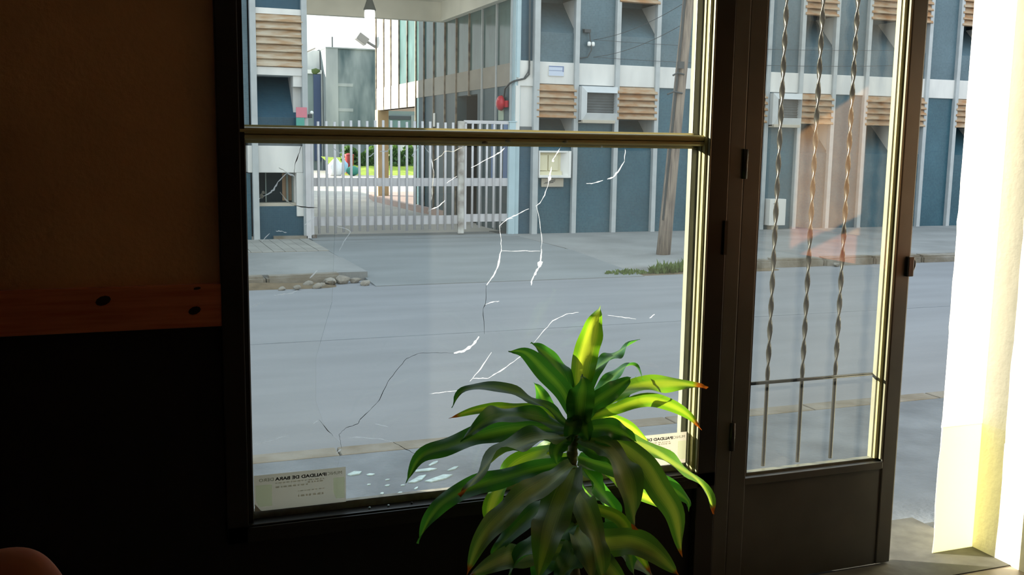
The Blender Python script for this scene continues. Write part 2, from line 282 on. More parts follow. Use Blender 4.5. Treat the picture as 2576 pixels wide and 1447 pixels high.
LEAVES = [
  (0.0681, 20, 'y', [(1.268, 2.72, 0.82), (1.272, 2.74, 0.888), (1.302, 2.78, 0.95), (1.332, 2.8, 1.024), (1.365, 2.81, 1.102)]),
  (0.0485, -25, 'g', [(1.274, 2.72, 0.819), (1.307, 2.74, 0.903), (1.374, 2.77, 0.935), (1.435, 2.8, 0.957), (1.512, 2.82, 0.985)]),
  (0.0554, 15, 'g', [(1.236, 2.72, 0.81), (1.215, 2.75, 0.889), (1.199, 2.79, 0.936), (1.168, 2.81, 0.968), (1.136, 2.82, 0.994)]),
  (0.0508, -20, 'g', [(1.227, 2.7, 0.792), (1.185, 2.68, 0.872), (1.123, 2.67, 0.937), (1.057, 2.66, 0.999), (1.002, 2.66, 1.009)]),
  (0.0727, 0, 'g', [(1.238, 2.68, 0.76), (1.238, 2.67, 0.835), (1.239, 2.66, 0.885), (1.245, 2.67, 0.922)]),
  (0.0496, 30, 'g', [(1.26, 2.7, 0.771), (1.281, 2.68, 0.823), (1.345, 2.68, 0.86), (1.422, 2.7, 0.893)]),
  (0.0404, -30, 'g', [(1.275, 2.72, 0.795), (1.353, 2.75, 0.855), (1.427, 2.78, 0.899), (1.48, 2.79, 0.906), (1.515, 2.79, 0.858)]),
  (0.0554, -5, 'b', [(1.28, 2.73, 0.78), (1.404, 2.77, 0.828), (1.537, 2.8, 0.836), (1.648, 2.82, 0.83), (1.735, 2.83, 0.81), (1.771, 2.83, 0.799)]),
  (0.0381, 25, 'b', [(1.276, 2.72, 0.771), (1.379, 2.73, 0.787), (1.504, 2.75, 0.803), (1.594, 2.76, 0.778), (1.673, 2.77, 0.733), (1.723, 2.77, 0.681)]),
  (0.0415, 30, 'd', [(1.222, 2.7, 0.756), (1.132, 2.67, 0.825), (1.039, 2.64, 0.878), (0.933, 2.61, 0.919), (0.846, 2.59, 0.919), (0.81, 2.58, 0.876)]),
  (0.0288, -10, 'b', [(1.233, 2.74, 0.75), (1.142, 2.77, 0.793), (1.048, 2.79, 0.803), (0.952, 2.8, 0.801), (0.868, 2.8, 0.783)]),
  (0.0646, 20, 'g', [(1.211, 2.69, 0.754), (1.085, 2.63, 0.805), (0.981, 2.58, 0.841), (0.889, 2.53, 0.84), (0.81, 2.5, 0.808)]),
  (0.06, -15, 'g', [(1.222, 2.7, 0.744), (1.056, 2.68, 0.77), (0.923, 2.66, 0.762), (0.818, 2.64, 0.749), (0.736, 2.63, 0.729), (0.691, 2.62, 0.661)]),
  (0.0738, 25, 'o', [(1.218, 2.69, 0.729), (1.082, 2.62, 0.753), (0.96, 2.55, 0.748), (0.862, 2.48, 0.718), (0.795, 2.45, 0.667)]),
  (0.0669, 15, 'o', [(1.222, 2.68, 0.641), (1.11, 2.58, 0.637), (0.989, 2.5, 0.62), (0.897, 2.45, 0.583), (0.837, 2.42, 0.542), (0.796, 2.4, 0.469)]),
  (0.0923, 10, 's', [(1.23, 2.69, 0.625), (1.154, 2.58, 0.609), (1.084, 2.5, 0.558), (1.036, 2.44, 0.502), (1.007, 2.42, 0.419)]),
  (0.0669, -15, 'o', [(1.238, 2.69, 0.563), (1.203, 2.55, 0.549), (1.199, 2.48, 0.505), (1.195, 2.43, 0.456), (1.203, 2.41, 0.389)]),
  (0.0819, -20, 'o', [(1.25, 2.69, 0.72), (1.308, 2.62, 0.705), (1.32, 2.54, 0.657), (1.325, 2.49, 0.585), (1.336, 2.48, 0.497)]),
  (0.0565, -15, 'o', [(1.259, 2.71, 0.726), (1.387, 2.7, 0.699), (1.495, 2.71, 0.657), (1.586, 2.72, 0.595), (1.68, 2.73, 0.536), (1.734, 2.73, 0.465), (1.761, 2.73, 0.402)]),
  (0.0646, 20, 'o', [(1.255, 2.7, 0.717), (1.348, 2.65, 0.704), (1.405, 2.58, 0.659), (1.439, 2.53, 0.588), (1.478, 2.5, 0.516), (1.502, 2.49, 0.387)]),
  (0.0669, 10, 'y', [(1.237, 2.73, 0.673), (1.166, 2.79, 0.644), (1.102, 2.84, 0.591), (1.05, 2.87, 0.504), (1.021, 2.88, 0.392)]),
  (0.0531, -10, 'y', [(1.235, 2.74, 0.683), (1.189, 2.8, 0.663), (1.169, 2.86, 0.597), (1.155, 2.88, 0.541), (1.139, 2.88, 0.49)]),
  (0.0438, 5, 'g', [(1.218, 2.69, 0.723), (1.173, 2.66, 0.718), (1.15, 2.64, 0.696), (1.15, 2.63, 0.664)]),
  (0.0542, -20, 'g', [(1.224, 2.7, 0.647), (1.083, 2.74, 0.612), (0.941, 2.76, 0.578), (0.85, 2.76, 0.546), (0.799, 2.75, 0.502), (0.758, 2.74, 0.43)]),
  (0.0519, 10, 'g', [(1.264, 2.73, 0.634), (1.331, 2.77, 0.551), (1.393, 2.78, 0.477), (1.454, 2.78, 0.395)]),
  (0.0381, 25, 'y', [(1.278, 2.74, 0.765), (1.395, 2.8, 0.739), (1.495, 2.83, 0.687), (1.573, 2.84, 0.629)]),
  (0.0531, 10, 'y', [(1.269, 2.74, 0.63), (1.4, 2.8, 0.553), (1.531, 2.83, 0.464), (1.618, 2.84, 0.403), (1.667, 2.84, 0.326)]),
  (0.0577, 30, 'g', [(1.259, 2.72, 0.649), (1.428, 2.72, 0.582), (1.568, 2.72, 0.523), (1.648, 2.72, 0.468), (1.657, 2.72, 0.428)]),
  (0.0704, 20, 'o', [(1.245, 2.69, 0.407), (1.274, 2.56, 0.435), (1.332, 2.5, 0.451), (1.389, 2.45, 0.428), (1.451, 2.42, 0.366)]),
  (0.0646, -20, 'o', [(1.24, 2.69, 0.377), (1.06, 2.58, 0.423), (0.934, 2.5, 0.453), (0.812, 2.44, 0.447)]),
  (0.0346, 15, 'b', [(1.254, 2.7, 0.508), (1.337, 2.6, 0.491), (1.36, 2.54, 0.432), (1.407, 2.5, 0.339)]),
  (0.0577, 0, 'g', [(1.267, 2.73, 0.546), (1.375, 2.8, 0.472), (1.439, 2.84, 0.384), (1.468, 2.85, 0.29)]),
  (0.0635, 0, 'g', [(1.249, 2.72, 0.552), (1.24, 2.74, 0.483), (1.257, 2.76, 0.398), (1.266, 2.76, 0.314)]),
  (0.0692, -10, 'g', [(1.251, 2.7, 0.384), (1.184, 2.58, 0.391), (1.124, 2.5, 0.391), (1.067, 2.45, 0.369)]),
  (0.0692, 12, 'o', [(1.247, 2.7, 0.384), (1.247, 2.58, 0.395), (1.265, 2.5, 0.377), (1.311, 2.45, 0.327)]),
  (0.0461, 12, 'g', [(1.255, 2.72, 0.699), (1.276, 2.66, 0.69), (1.315, 2.62, 0.68), (1.332, 2.6, 0.643)]),
  (0.0485, -20, 'y', [(1.264, 2.73, 0.634), (1.319, 2.79, 0.597), (1.367, 2.83, 0.547), (1.385, 2.85, 0.493)]),
  (0.0531, 15, 'g', [(1.234, 2.7, 0.523), (1.11, 2.62, 0.547), (1.018, 2.57, 0.523), (0.933, 2.53, 0.481), (0.901, 2.52, 0.449)]),
  (0.0519, -15, 'g', [(1.269, 2.71, 0.365), (1.395, 2.68, 0.341), (1.454, 2.66, 0.296), (1.506, 2.65, 0.235)]),
  (0.0461, 12, 'g', [(1.226, 2.71, 0.747), (1.198, 2.78, 0.761), (1.179, 2.83, 0.824), (1.156, 2.84, 0.864)]),
  (0.0485, 5, 'g', [(1.241, 2.69, 0.811), (1.242, 2.665, 0.782), (1.251, 2.655, 0.748), (1.263, 2.655, 0.72)]),
  (0.045, -10, 'g', [(1.239, 2.69, 0.794), (1.213, 2.66, 0.774), (1.202, 2.655, 0.747), (1.207, 2.66, 0.721)]),
  (0.0531, 10, 'g', [(1.248, 2.7, 0.73), (1.287, 2.66, 0.755), (1.348, 2.64, 0.749), (1.41, 2.63, 0.71)]),
  (0.0554, -8, 'y', [(1.254, 2.73, 0.659), (1.25, 2.8, 0.601), (1.251, 2.86, 0.517), (1.248, 2.88, 0.439)]),
  (0.0715, -8, 'o', [(1.246, 2.7, 0.447), (1.214, 2.58, 0.447), (1.199, 2.5, 0.428), (1.191, 2.46, 0.37)]),
  (0.0681, 14, 'g', [(1.242, 2.7, 0.447), (1.147, 2.6, 0.46), (1.039, 2.53, 0.466), (0.959, 2.49, 0.425), (0.939, 2.48, 0.392)]),
  (0.0635, -10, 'g', [(1.254, 2.71, 0.411), (1.349, 2.66, 0.411), (1.383, 2.62, 0.379), (1.402, 2.6, 0.297)]),
  (0.0646, 10, 'g', [(1.249, 2.72, 0.401), (1.173, 2.7, 0.363), (1.131, 2.69, 0.317), (1.103, 2.68, 0.263)]),
  (0.0496, -12, 'g', [(1.272, 2.72, 0.771), (1.363, 2.78, 0.797), (1.45, 2.82, 0.806), (1.515, 2.84, 0.861)]),
]
TRUNK = [(1.252, 2.72, 0.821), (1.247, 2.72, 0.736), (1.234, 2.715, 0.641), (1.243, 2.715, 0.554), (1.25, 2.715, 0.428), (1.255, 2.715, 0.272)]
HAND_TIP = (-0.0122, 0.111, 1.5534)
HAND_ORG = (-0.0122, 0.111, 1.4034)

# ------------------------------------------------------------------ palette
WALLC = (0.36, 0.17, 0.07)
m_ochre = mat('ochre_wall_paint', (0.70, 0.37, 0.17), 0.75, var=0.25, scale=2.2, bump=0.15, bscale=60)
m_cream = mat('cream_wall_paint', (0.95, 0.93, 0.84), 0.8, var=0.05, scale=3, bump=0.2, bscale=30)
m_dado = mat('black_dado_paint', (0.012, 0.011, 0.011), 0.45, var=0.3, scale=3)
m_rail = mat('varnished_pine', (0.62, 0.20, 0.09), 0.4, scale=3.0, col2=(0.46, 0.12, 0.05), stretch=(1.2, 1, 22), bump=0.05)
m_knot = mat('pine_knot', (0.035, 0.012, 0.006), 0.5, var=0.4, scale=30)
m_floor = mat('floor_tile', (0.30, 0.25, 0.20), 0.45, var=0.4, scale=3)
m_thresh = mat('threshold_concrete', (0.125, 0.122, 0.105), 0.8, var=0.4, scale=8, bump=0.3)
m_ceil = mat('ceiling_paint', (0.78, 0.76, 0.70), 0.9)
m_frame = mat('black_steel_paint', (0.018, 0.016, 0.013), 0.38, var=0.3, scale=6, spec=0.5)
m_door = mat('dark_brown_steel_paint', (0.105, 0.104, 0.095), 0.42, var=0.25, scale=5, spec=0.5)
m_olive = mat('olive_enamel', (0.50, 0.45, 0.21), 0.28, var=0.15, scale=9, spec=0.6, stretch=(1, 6, 6))
m_bead = mat('cream_glazing_bead', (0.27, 0.27, 0.19), 0.35, var=0.25, scale=25, spec=0.5, stretch=(1, 1, 0.3))
m_putty = mat('old_putty', (0.42, 0.40, 0.34), 0.8, var=0.3, scale=40)
m_steel = mat('worn_dark_iron', (0.06, 0.06, 0.05), 0.25, var=0.3, scale=40, metal=0.6, spec=0.6)
m_glass = glass_mat('window_glass', (0.97, 0.985, 0.98), 0.007)
m_glass_dusty = glass_mat('dusty_window_glass', (0.955, 0.97, 0.96), 0.018)
m_glass_door = glass_mat('door_glass', (0.94, 0.95, 0.93), 0.012, extra=0.035)
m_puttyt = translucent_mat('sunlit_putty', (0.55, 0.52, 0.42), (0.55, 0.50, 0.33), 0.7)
m_panel = translucent_mat('white_translucent_return', (0.95, 0.94, 0.88), (0.97, 0.96, 0.90), 0.7)  # lets the sun behind overexpose the return beside the door
m_panely = translucent_mat('cream_translucent_return', (0.95, 0.93, 0.76), (0.97, 0.95, 0.66), 0.68)
m_creamy = mat('yellow_cream_paint', (0.95, 0.92, 0.76), 0.8, var=0.05, scale=3, bump=0.2, bscale=30)
m_crackw = translucent_mat('crack_white', (0.9, 0.94, 1.0), (0.95, 0.97, 1.0), 0.95, 0.2, 0.06)
_t = m_crackw.node_tree; _o = _t.nodes['Material Output']; _s = _o.inputs[0].links[0].from_socket; _x = N(_t, 'ShaderNodeMixShader'); _x.inputs[0].default_value = 0.30; _p = N(_t, 'ShaderNodeBsdfTransparent')
_t.links.new(_s, _x.inputs[1]); _t.links.new(_p.outputs[0], _x.inputs[2]); _t.links.new(_x.outputs[0], _o.inputs[0])   # splintered glass lets some of the view through
m_crackg = translucent_mat('crack_grey', (0.42, 0.40, 0.38), (0.55, 0.54, 0.50), 0.9, 0.4)
m_crackd = mat('crack_dark', (0.10, 0.12, 0.12), 0.2, spec=0.6)
m_paper = translucent_mat('sticker_paper', (0.72, 0.68, 0.56), (0.50, 0.455, 0.36), 0.8, 0.6)
m_paperg = translucent_mat('sticker_paper_green', (0.70, 0.74, 0.56), (0.88, 0.97, 0.80), 0.98, 0.6)
m_ink = mat('sticker_ink', (0.02, 0.02, 0.015), 0.7)
m_inkg = translucent_mat('faded_ink', (0.06, 0.06, 0.04), (0.17, 0.17, 0.10), 0.8)
m_inkf = translucent_mat('pale_ink', (0.2, 0.2, 0.15), (0.62, 0.58, 0.50), 0.92)
m_asphalt = mat('asphalt', (0.258, 0.270, 0.285), 0.85, var=0.14, scale=1.4, bump=0.25, bscale=90, detail=8, stretch=(0.35, 1.6, 1))
m_pave = mat('pavement_concrete', (0.30, 0.31, 0.305), 0.85, var=0.25, scale=1.1, bump=0.3, bscale=30, detail=9)
m_apron = mat('driveway_concrete', (0.245, 0.265, 0.27), 0.8, var=0.2, scale=0.9, bump=0.2, bscale=25, detail=9, stretch=(0.5, 1.5, 1))
m_nearpave = mat('near_pavement', (0.21, 0.235, 0.26), 0.85, var=0.35, scale=2.5, bump=0.4, bscale=30, detail=9)
m_kerb = mat('kerb_concrete', (0.27, 0.255, 0.22), 0.9, scale=4, col2=(0.18, 0.155, 0.115), bump=0.5, bscale=20)
m_soil = mat('gutter_dirt', (0.19, 0.145, 0.09), 0.95, var=0.35, scale=6, bump=0.6, bscale=25)
m_slab = mat('pavement_slab', (0.36, 0.355, 0.325), 0.85, var=0.2, scale=2.5, bump=0.25, bscale=35)
m_tlow = tile_mat('blue_tile', (0.030, 0.100, 0.145), (0.042, 0.125, 0.170), (0.09, 0.15, 0.175), spec=0.3)
m_tup = tile_mat('grey_blue_tile', (0.082, 0.145, 0.180), (0.10, 0.17, 0.21), (0.15, 0.205, 0.23), spec=0.3)
m_tdark = tile_mat('dark_blue_tile', (0.028, 0.085, 0.135), (0.036, 0.10, 0.152), (0.07, 0.13, 0.16), spec=0.3)
m_tside = tile_mat('grey_tile', (0.032, 0.082, 0.105), (0.042, 0.095, 0.12), (0.07, 0.11, 0.125), rough=0.5, spec=0.2)
m_sideglass = mat('teal_glazed_panel', (0.075, 0.150, 0.150), 0.14, var=0.35, scale=3.0, spec=0.4, stretch=(1, 1, 0.5), bump=0.06, bscale=6)
m_white = mat('white_render', (0.80, 0.80, 0.77), 0.8, scale=1.6, col2=(0.62, 0.63, 0.62), stretch=(1.5, 1.5, 0.4), bump=0.1, bscale=20)
m_beige = mat('beige_render', (0.50, 0.46, 0.38), 0.8, var=0.12, scale=2)
m_sideband = mat('shaded_side_band', (0.36, 0.335, 0.29), 0.8, var=0.15, scale=2)  # shade under the canopy is darkened into this colour
m_flood = mat('grey_floodlight', (0.16, 0.165, 0.17), 0.5)
m_canopy = mat('canopy_render', (0.80, 0.79, 0.71), 0.85, var=0.12, scale=2)
m_mull = mat('painted_mullion', (0.46, 0.50, 0.515), 0.5, var=0.12, scale=5)
m_mullrust = mat('rusty_mullion', (0.30, 0.25, 0.18), 0.6, scale=6, col2=(0.10, 0.075, 0.06))
m_louv = mat('rusty_louvre', (0.44, 0.35, 0.245), 0.75, scale=3.2, col2=(0.36, 0.19, 0.085), stretch=(1.2, 1.2, 4), bump=0.2, bscale=14)
m_louvb = mat('louvre_backing', (0.30, 0.20, 0.12), 0.8)
m_louvw = mat('stained_louvre', (0.52, 0.46, 0.36), 0.75, scale=3.0, col2=(0.37, 0.235, 0.125), stretch=(1.0, 1.0, 6), bump=0.2, bscale=14)
m_grille = mat('grey_grille', (0.13, 0.15, 0.16), 0.6, var=0.3, scale=5)
m_alu = mat('grey_white_metal', (0.58, 0.62, 0.64), 0.5, var=0.1, scale=5)
m_darkvoid = mat('dark_interior', (0.010, 0.020, 0.025), 0.9, spec=0.05)  # near-black colour stands in for shade inside the doorway and guard window
m_sideglass.node_tree.nodes['Principled BSDF'].inputs['IOR'].default_value = 1.22
m_gate = mat('gate_paint', (0.62, 0.62, 0.645), 0.55, scale=5, var=0.14)
m_gatedirty = mat('gate_paint_rusty', (0.60, 0.60, 0.57), 0.6, scale=4, col2=(0.13, 0.10, 0.08))
m_bluepost = mat('pale_blue_paint', (0.45, 0.60, 0.66), 0.5, var=0.08, scale=4)
m_blue = mat('strong_blue', (0.02, 0.13, 0.36), 0.4)
m_red = mat('red_enamel', (0.55, 0.03, 0.05), 0.3)
m_pink = mat('faded_red_sheet', (0.62, 0.22, 0.27), 0.6)
m_green = mat('faded_green_sheet', (0.10, 0.36, 0.30), 0.6)
m_palegreen = mat('pale_green_paper', (0.42, 0.52, 0.42), 0.7)
m_cable = mat('black_cable', (0.06, 0.07, 0.075), 0.5)
m_porcelain = mat('white_porcelain', (0.85, 0.87, 0.85), 0.2)
m_pole = mat('weathered_wood_pole', (0.32, 0.27, 0.22), 0.9, scale=5, col2=(0.16, 0.135, 0.12), stretch=(6, 6, 0.5), bump=0.4)
m_weed = translucent_mat('weed_green', (0.13, 0.19, 0.06), (0.16, 0.25, 0.05), 0.35)
m_hedge = translucent_mat('hedge_green', (0.07, 0.15, 0.04), (0.12, 0.25, 0.04), 0.35)
m_lawn = mat('lawn_green', (0.42, 0.55, 0.07), 0.9, var=0.35, scale=3, bump=0.5)
m_yard = mat('yard_concrete', (0.50, 0.48, 0.44), 0.85, var=0.2, scale=0.8)
m_porch = mat('pink_porch_tile', (0.55, 0.40, 0.35), 0.6, var=0.15, scale=3)
m_concrete = mat('stained_concrete', (0.30, 0.34, 0.34), 0.9, scale=0.9, col2=(0.075, 0.115, 0.125), stretch=(1.4, 1.4, 0.4), detail=8)
m_concretel = mat('pale_concrete', (0.42, 0.44, 0.43), 0.9, scale=0.9, col2=(0.28, 0.31, 0.31), stretch=(1.4, 1.4, 0.4), detail=8)
m_greenwall = mat('grey_green_render', (0.23, 0.29, 0.28), 0.9, var=0.2, scale=0.8)
m_navy = mat('navy_door', (0.05, 0.08, 0.16), 0.5)
m_roof = mat('roofing', (0.40, 0.36, 0.30), 0.9)
m_bulb = bpy.data.materials.new('lit_bulb'); m_bulb.use_nodes = True
_b = m_bulb.node_tree.nodes['Principled BSDF']; _b.inputs['Emission Color'].default_value = (1.0, 0.99, 0.93, 1); _b.inputs['Emission Strength'].default_value = 2.2
m_lampgrey = mat('grey_lamp_cap', (0.20, 0.21, 0.20), 0.6)
m_sack = mat('white_sack', (0.82, 0.84, 0.86), 0.7, var=0.1, scale=6)
m_bagblue = mat('pale_blue_bag', (0.35, 0.55, 0.72), 0.5)
m_baggreen = mat('green_bag', (0.03, 0.22, 0.16), 0.4)
m_bin = mat('dark_red_plastic', (0.35, 0.04, 0.04), 0.4)
m_shard = mat('shard_glass', (0.62, 0.80, 0.83), 0.08, spec=1.0, var=0.35, scale=30)
m_terracotta = mat('terracotta_pot', (0.26, 0.10, 0.05), 0.8, var=0.2, scale=8)
m_earth = mat('potting_soil', (0.04, 0.028, 0.018), 1.0, var=0.4, scale=30, bump=0.8)
m_stem = mat('dracaena_stem', (0.26, 0.27, 0.13), 0.7, scale=14, col2=(0.13, 0.11, 0.06), stretch=(1, 1, 4), bump=0.4)
m_stone = mat('rubble_stone', (0.30, 0.28, 0.24), 0.9, var=0.3, scale=10)
E_G, E_M = (0.045, 0.135, 0.045), (0.20, 0.33, 0.08)
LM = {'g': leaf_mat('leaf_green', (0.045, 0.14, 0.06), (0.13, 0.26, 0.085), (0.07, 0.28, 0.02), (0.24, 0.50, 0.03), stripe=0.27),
      'y': leaf_mat('leaf_bright', (0.05, 0.15, 0.02), (0.20, 0.33, 0.04), (0.24, 0.52, 0.015), (0.75, 0.86, 0.05), stripe=0.42),  # brighter leaf copy, sunlight put into its transmission colours
      'b': leaf_mat('leaf_brown_tip', (0.07, 0.15, 0.05), (0.22, 0.32, 0.10), (0.22, 0.46, 0.015), (0.50, 0.66, 0.03), brown=0.11),
      'd': leaf_mat('leaf_dark', (0.05, 0.12, 0.075), (0.10, 0.18, 0.09), (0.05, 0.2, 0.02), (0.2, 0.4, 0.03)),
      'o': leaf_mat('leaf_olive', (0.19, 0.29, 0.13), (0.40, 0.50, 0.19), (0.10, 0.26, 0.02), (0.4, 0.52, 0.05), brown=0.06),  # paler olive paints room bounce onto the lower front leaves
      's': leaf_mat('leaf_striped', (0.17, 0.23, 0.11), (0.40, 0.47, 0.18), (0.08, 0.24, 0.015), (0.35, 0.5, 0.03), stripe=0.30)}  # base colours raised to hold indoor bounce light
m_brownspot = mat('scorched_leaf', (0.22, 0.05, 0.015), 0.6)

# ------------------------------------------------------------------ the room
YW = 2.985                                    # window plane
bx('floor', m_floor, None, -3.3, 3.2, -3.6, 2.985, -0.2, 0.0, kind='structure')
bx('ceiling', m_ceil, None, -3.3, 3.3, -3.6, 3.31, 2.75, 2.95, kind='structure')
wf = struct('wall_front', (-1.5, 3.1, 0))
bx('upper_wall', m_ochre, wf, -3.3, 0.236, 2.97, 3.02, 1.17, 2.75)
bx('dado', m_dado, wf, -3.3, 0.236, 2.974, 3.02, 0.0, 1.13)
bx('outer_wall', m_beige, wf, -3.3, 0.305, 3.02, 3.31, -0.1, 5.2)
bx('dado', m_dado, wf, 0.236, 1.895, 2.974, 3.02, 0.0, 0.415)
bx('apron_wall', m_beige, wf, 0.305, 1.895, 3.02, 3.30, -0.1, 0.24)
bx('lintel', m_beige, wf, 0.305, 2.95, 3.02, 3.31, 2.37, 5.2)
bx('lintel', m_ochre, wf, 0.236, 3.15, 2.97, 3.02, 2.30, 2.75)
wr = struct('wall_right', (3.25, 0, 0))
# wall return by the door, made translucent so sun shows through; chipped edge
for z_lo, z_hi, mm in ((0.0, 0.52, m_panely), (0.52, 2.4, m_panel)):
  bm = BM(); edge = []; zz = z_lo
  while zz < z_hi:
    edge.append((2.949+random.uniform(-0.007, 0.005), zz)); zz += random.uniform(0.05, 0.13)
  edge.append((2.95, z_hi))
  prism(bm, [(3.152, z_lo)]+edge+[(3.152, z_hi)], 2.990, 2.992, 'y')
  obj('door_return', bm, mm, wr)
bx('outer_wall', m_beige, wr, 3.27, 9.0, 3.05, 3.31, -0.1, 5.2)
bx('side_wall', m_cream, wr, 3.152, 3.3, 2.715, 3.20, 0.52, 2.75); bx('side_wall_foot', m_creamy, wr, 3.152, 3.3, 2.715, 3.20, -0.1, 0.52)
bx('upper_wall', m_ochre, wr, 3.152, 3.3, -3.6, 2.715, 1.10, 2.75)
bx('dado', m_dado, wr, 3.148, 3.3, -3.6, 2.715, 0.0, 1.10)
wl = struct('wall_left', (-3.3, 0, 0))
bx('upper_wall', m_ochre, wl, -3.5, -3.3, -3.6, 3.0, 1.1, 2.75); bx('dado', m_dado, wl, -3.5, -3.29, -3.6, 3.0, 0, 1.1)
wb = struct('wall_back', (0, -3.6, 0))
bx('upper_wall', m_ochre, wb, -3.5, 3.3, -3.8, -3.6, 1.1, 2.75); bx('dado', m_dado, wb, -3.5, 3.3, -3.8, -3.59, 0, 1.1)
# pine chair rails
rail = struct('trim_1', (-1.5, 2.96, 1.13))
bx('rail_board', m_rail, rail, -3.29, 0.243, 2.948, 2.972, 1.069, 1.192, bev=0.003)
for kx, kz, ra, rb in ((-0.075, 1.156, 0.020, 0.014), (0.163, 1.118, 0.017, 0.012), (0.172, 1.181, 0.010, 0.004), (-0.9, 1.12, 0.016, 0.012)):
    bm = BM(); prism(bm, [(kx+ra*math.cos(a*0.628), kz+rb*math.sin(a*0.628+0.3)) for a in range(10)], 2.9470, 2.9490, 'y'); obj('knot', bm, m_knot, rail)
r2 = struct('trim_2', (3.14, 0, 1.13)); bx('rail_board', m_rail, r2, 3.126, 3.152, -3.59, 2.713, 1.069, 1.20, bev=0.003)
bx('threshold', m_thresh, None, 1.90, 3.152, 2.80, 3.33, -0.04, 0.004, kind='structure')

# ------------------------------------------------------------------ the shop window
wn = struct('window_1', (1.06, YW, 0.42))
bx('frame_post', m_frame, wn, 0.236, 0.298, 2.945, 3.03, 0.412, 2.36, bev=0.004)
bx('glazing_stop', m_frame, wn, 0.294, 0.313, 2.962, 3.012, 0.44, 2.30, bev=0.002)
bx('frame_post', m_frame, wn, 1.822, 1.897, 2.945, 3.03, 0.0, 2.36, bev=0.004)
bx('bottom_rail', m_frame, wn, 0.236, 1.897, 2.945, 3.03, 0.412, 0.468, bev=0.004)
bx('bottom_lip', m_frame, wn, 0.298, 1.822, 2.938, 2.99, 0.446, 0.462, bev=0.004)
bx('head_rail', m_frame, wn, 0.236, 1.897, 2.945, 3.03, 2.24, 2.37, bev=0.004)
# right jamb: stepped reveal catching the light
bx('reveal', m_bead, wn, 1.800, 1.824, 2.975, 3.025, 0.468, 2.30, bev=0.002)
bx('glazing_bead', m_bead, wn, 1.779, 1.803, 2.996, 3.022, 0.468, 2.30, bev=0.003)
bx('reveal_groove', m_olive, wn, 1.806, 1.8235, 2.958, 2.980, 0.468, 2.30, bev=0.002)
bx('reveal_lip', m_bead, wn, 1.8165, 1.8245, 2.944, 2.962, 0.468, 2.30, bev=0.003)
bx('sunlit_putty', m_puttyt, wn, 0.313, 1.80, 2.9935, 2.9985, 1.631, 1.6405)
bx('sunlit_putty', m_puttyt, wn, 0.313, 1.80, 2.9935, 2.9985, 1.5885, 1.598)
# transom with a half-round upper bead and a flat lower one
tr = BM(); box(tr, 0.300, 1.822, 2.972, 3.020, 1.598, 1.632, bev=0.002); obj('transom', tr, m_olive, wn)
bm = BM(); prof = []
for i in range(9):
    a = -math.pi/2+i*math.pi/8
    prof.append((2.972-0.011*math.cos(a), 1.6235+0.0105*math.sin(a)))
prism(bm, [(2.974, 1.613), *prof, (2.974, 1.634)], 0.300, 1.826, 'x'); obj('transom_bead', bm, m_olive, wn, smooth=False)
bm = BM(); prism(bm, [(2.974, 1.5985), (2.967, 1.5985), (2.962, 1.604), (2.964, 1.6115), (2.974, 1.6125)], 0.300, 1.822, 'x'); obj('transom_bead', bm, m_olive, wn)
bx('putty_line', m_putty, wn, 0.313, 1.80, 2.9925, 3.012, 0.468, 0.492)
bx('putty_line', m_putty, wn, 0.3125, 0.3165, 2.975, 3.0, 0.47, 1.598)
# glass: one sheet above, two broken pieces below
bx('pane', m_glass, wn, 0.306, 1.806, 2.988, 2.992, 1.625, 2.26)
ed_ = [(x, z) for x, z in PANE_EDGE]
ed_[0] = (ed_[0][0], 1.602); ed_[-1] = (ed_[-1][0], 0.470)
bm = BM(); prism(bm, [(0.306, 0.470), (0.306, 1.602)]+ed_, 2.988, 2.992, 'y'); obj('pane', bm, m_glass_dusty, wn, label='left piece of the broken lower pane, a little dustier')
bm = BM(); prism(bm, [(1.806, 1.602), (1.806, 0.470)]+ed_[::-1], 2.989, 2.993, 'y'); pane2 = obj('pane', bm, m_glass, wn, label='cracked lower pane')
CM = {'w': m_crackw, 'g': m_crackg, 'd': m_crackd}
for k, r, pts in CRACKS:
    bm = BM(); P = []
    for i in range(len(pts)-1):
        for f in (0, 0.25, 0.5, 0.75):
            x = pts[i][0]*(1-f)+pts[i+1][0]*f; z = pts[i][1]*(1-f)+pts[i+1][1]*f
            P.append((x+(random.uniform(-1, 1)*0.0012 if f else 0), 2.9872, z+(random.uniform(-1, 1)*0.0012 if f else 0)))
    P.append((pts[-1][0], 2.9872, pts[-1][1]))
    rad = [r*0.001*(0.22+0.62*math.sin(math.pi*(i+0.4)/(len(P)-0.2))*random.choice((0.12, 0.5, 0.8, 1.0, 1.25))) for i in range(len(P))]
    lo_, hi_ = [], []
    for i, p in enumerate(P):
        a_, b_ = Vector(P[max(i-1, 0)]), Vector(P[min(i+1, len(P)-1)]); d_ = (b_-a_).normalized(); s_ = Vector((-d_.z, 0, d_.x))
        lo_.append(bm.verts.new(Vector(p)-s_*rad[i])); hi_.append(bm.verts.new(Vector(p)+s_*rad[i]))
    for i in range(len(P)-1): bm.faces.new((lo_[i], lo_[i+1], hi_[i+1], hi_[i]))
    obj('crack', bm, CM[k], pane2 if pts[0][0] > 0.5 else pane2)
for x, z, r in ((1.2305, 1.216, 0.009), (1.258, 1.490, 0.006), (0.360, 1.437, 0.007), (1.269, 1.545, 0.004), (1.440, 1.592, 0.004), (0.3645, 1.448, 0.005)):
    bm = BM(); bmesh.ops.create_icosphere(bm, subdivisions=1, radius=r, matrix=Matrix.Translation((x, 2.9865, z)) @ Matrix.Diagonal((1, 0.4, 1.15, 1)))
    for v in bm.verts: v.co += Vector((random.uniform(-1, 1), 0, random.uniform(-1, 1)))*r*0.25
    obj('chip', bm, m_crackw if x > 0.5 else m_crackg, pane2)
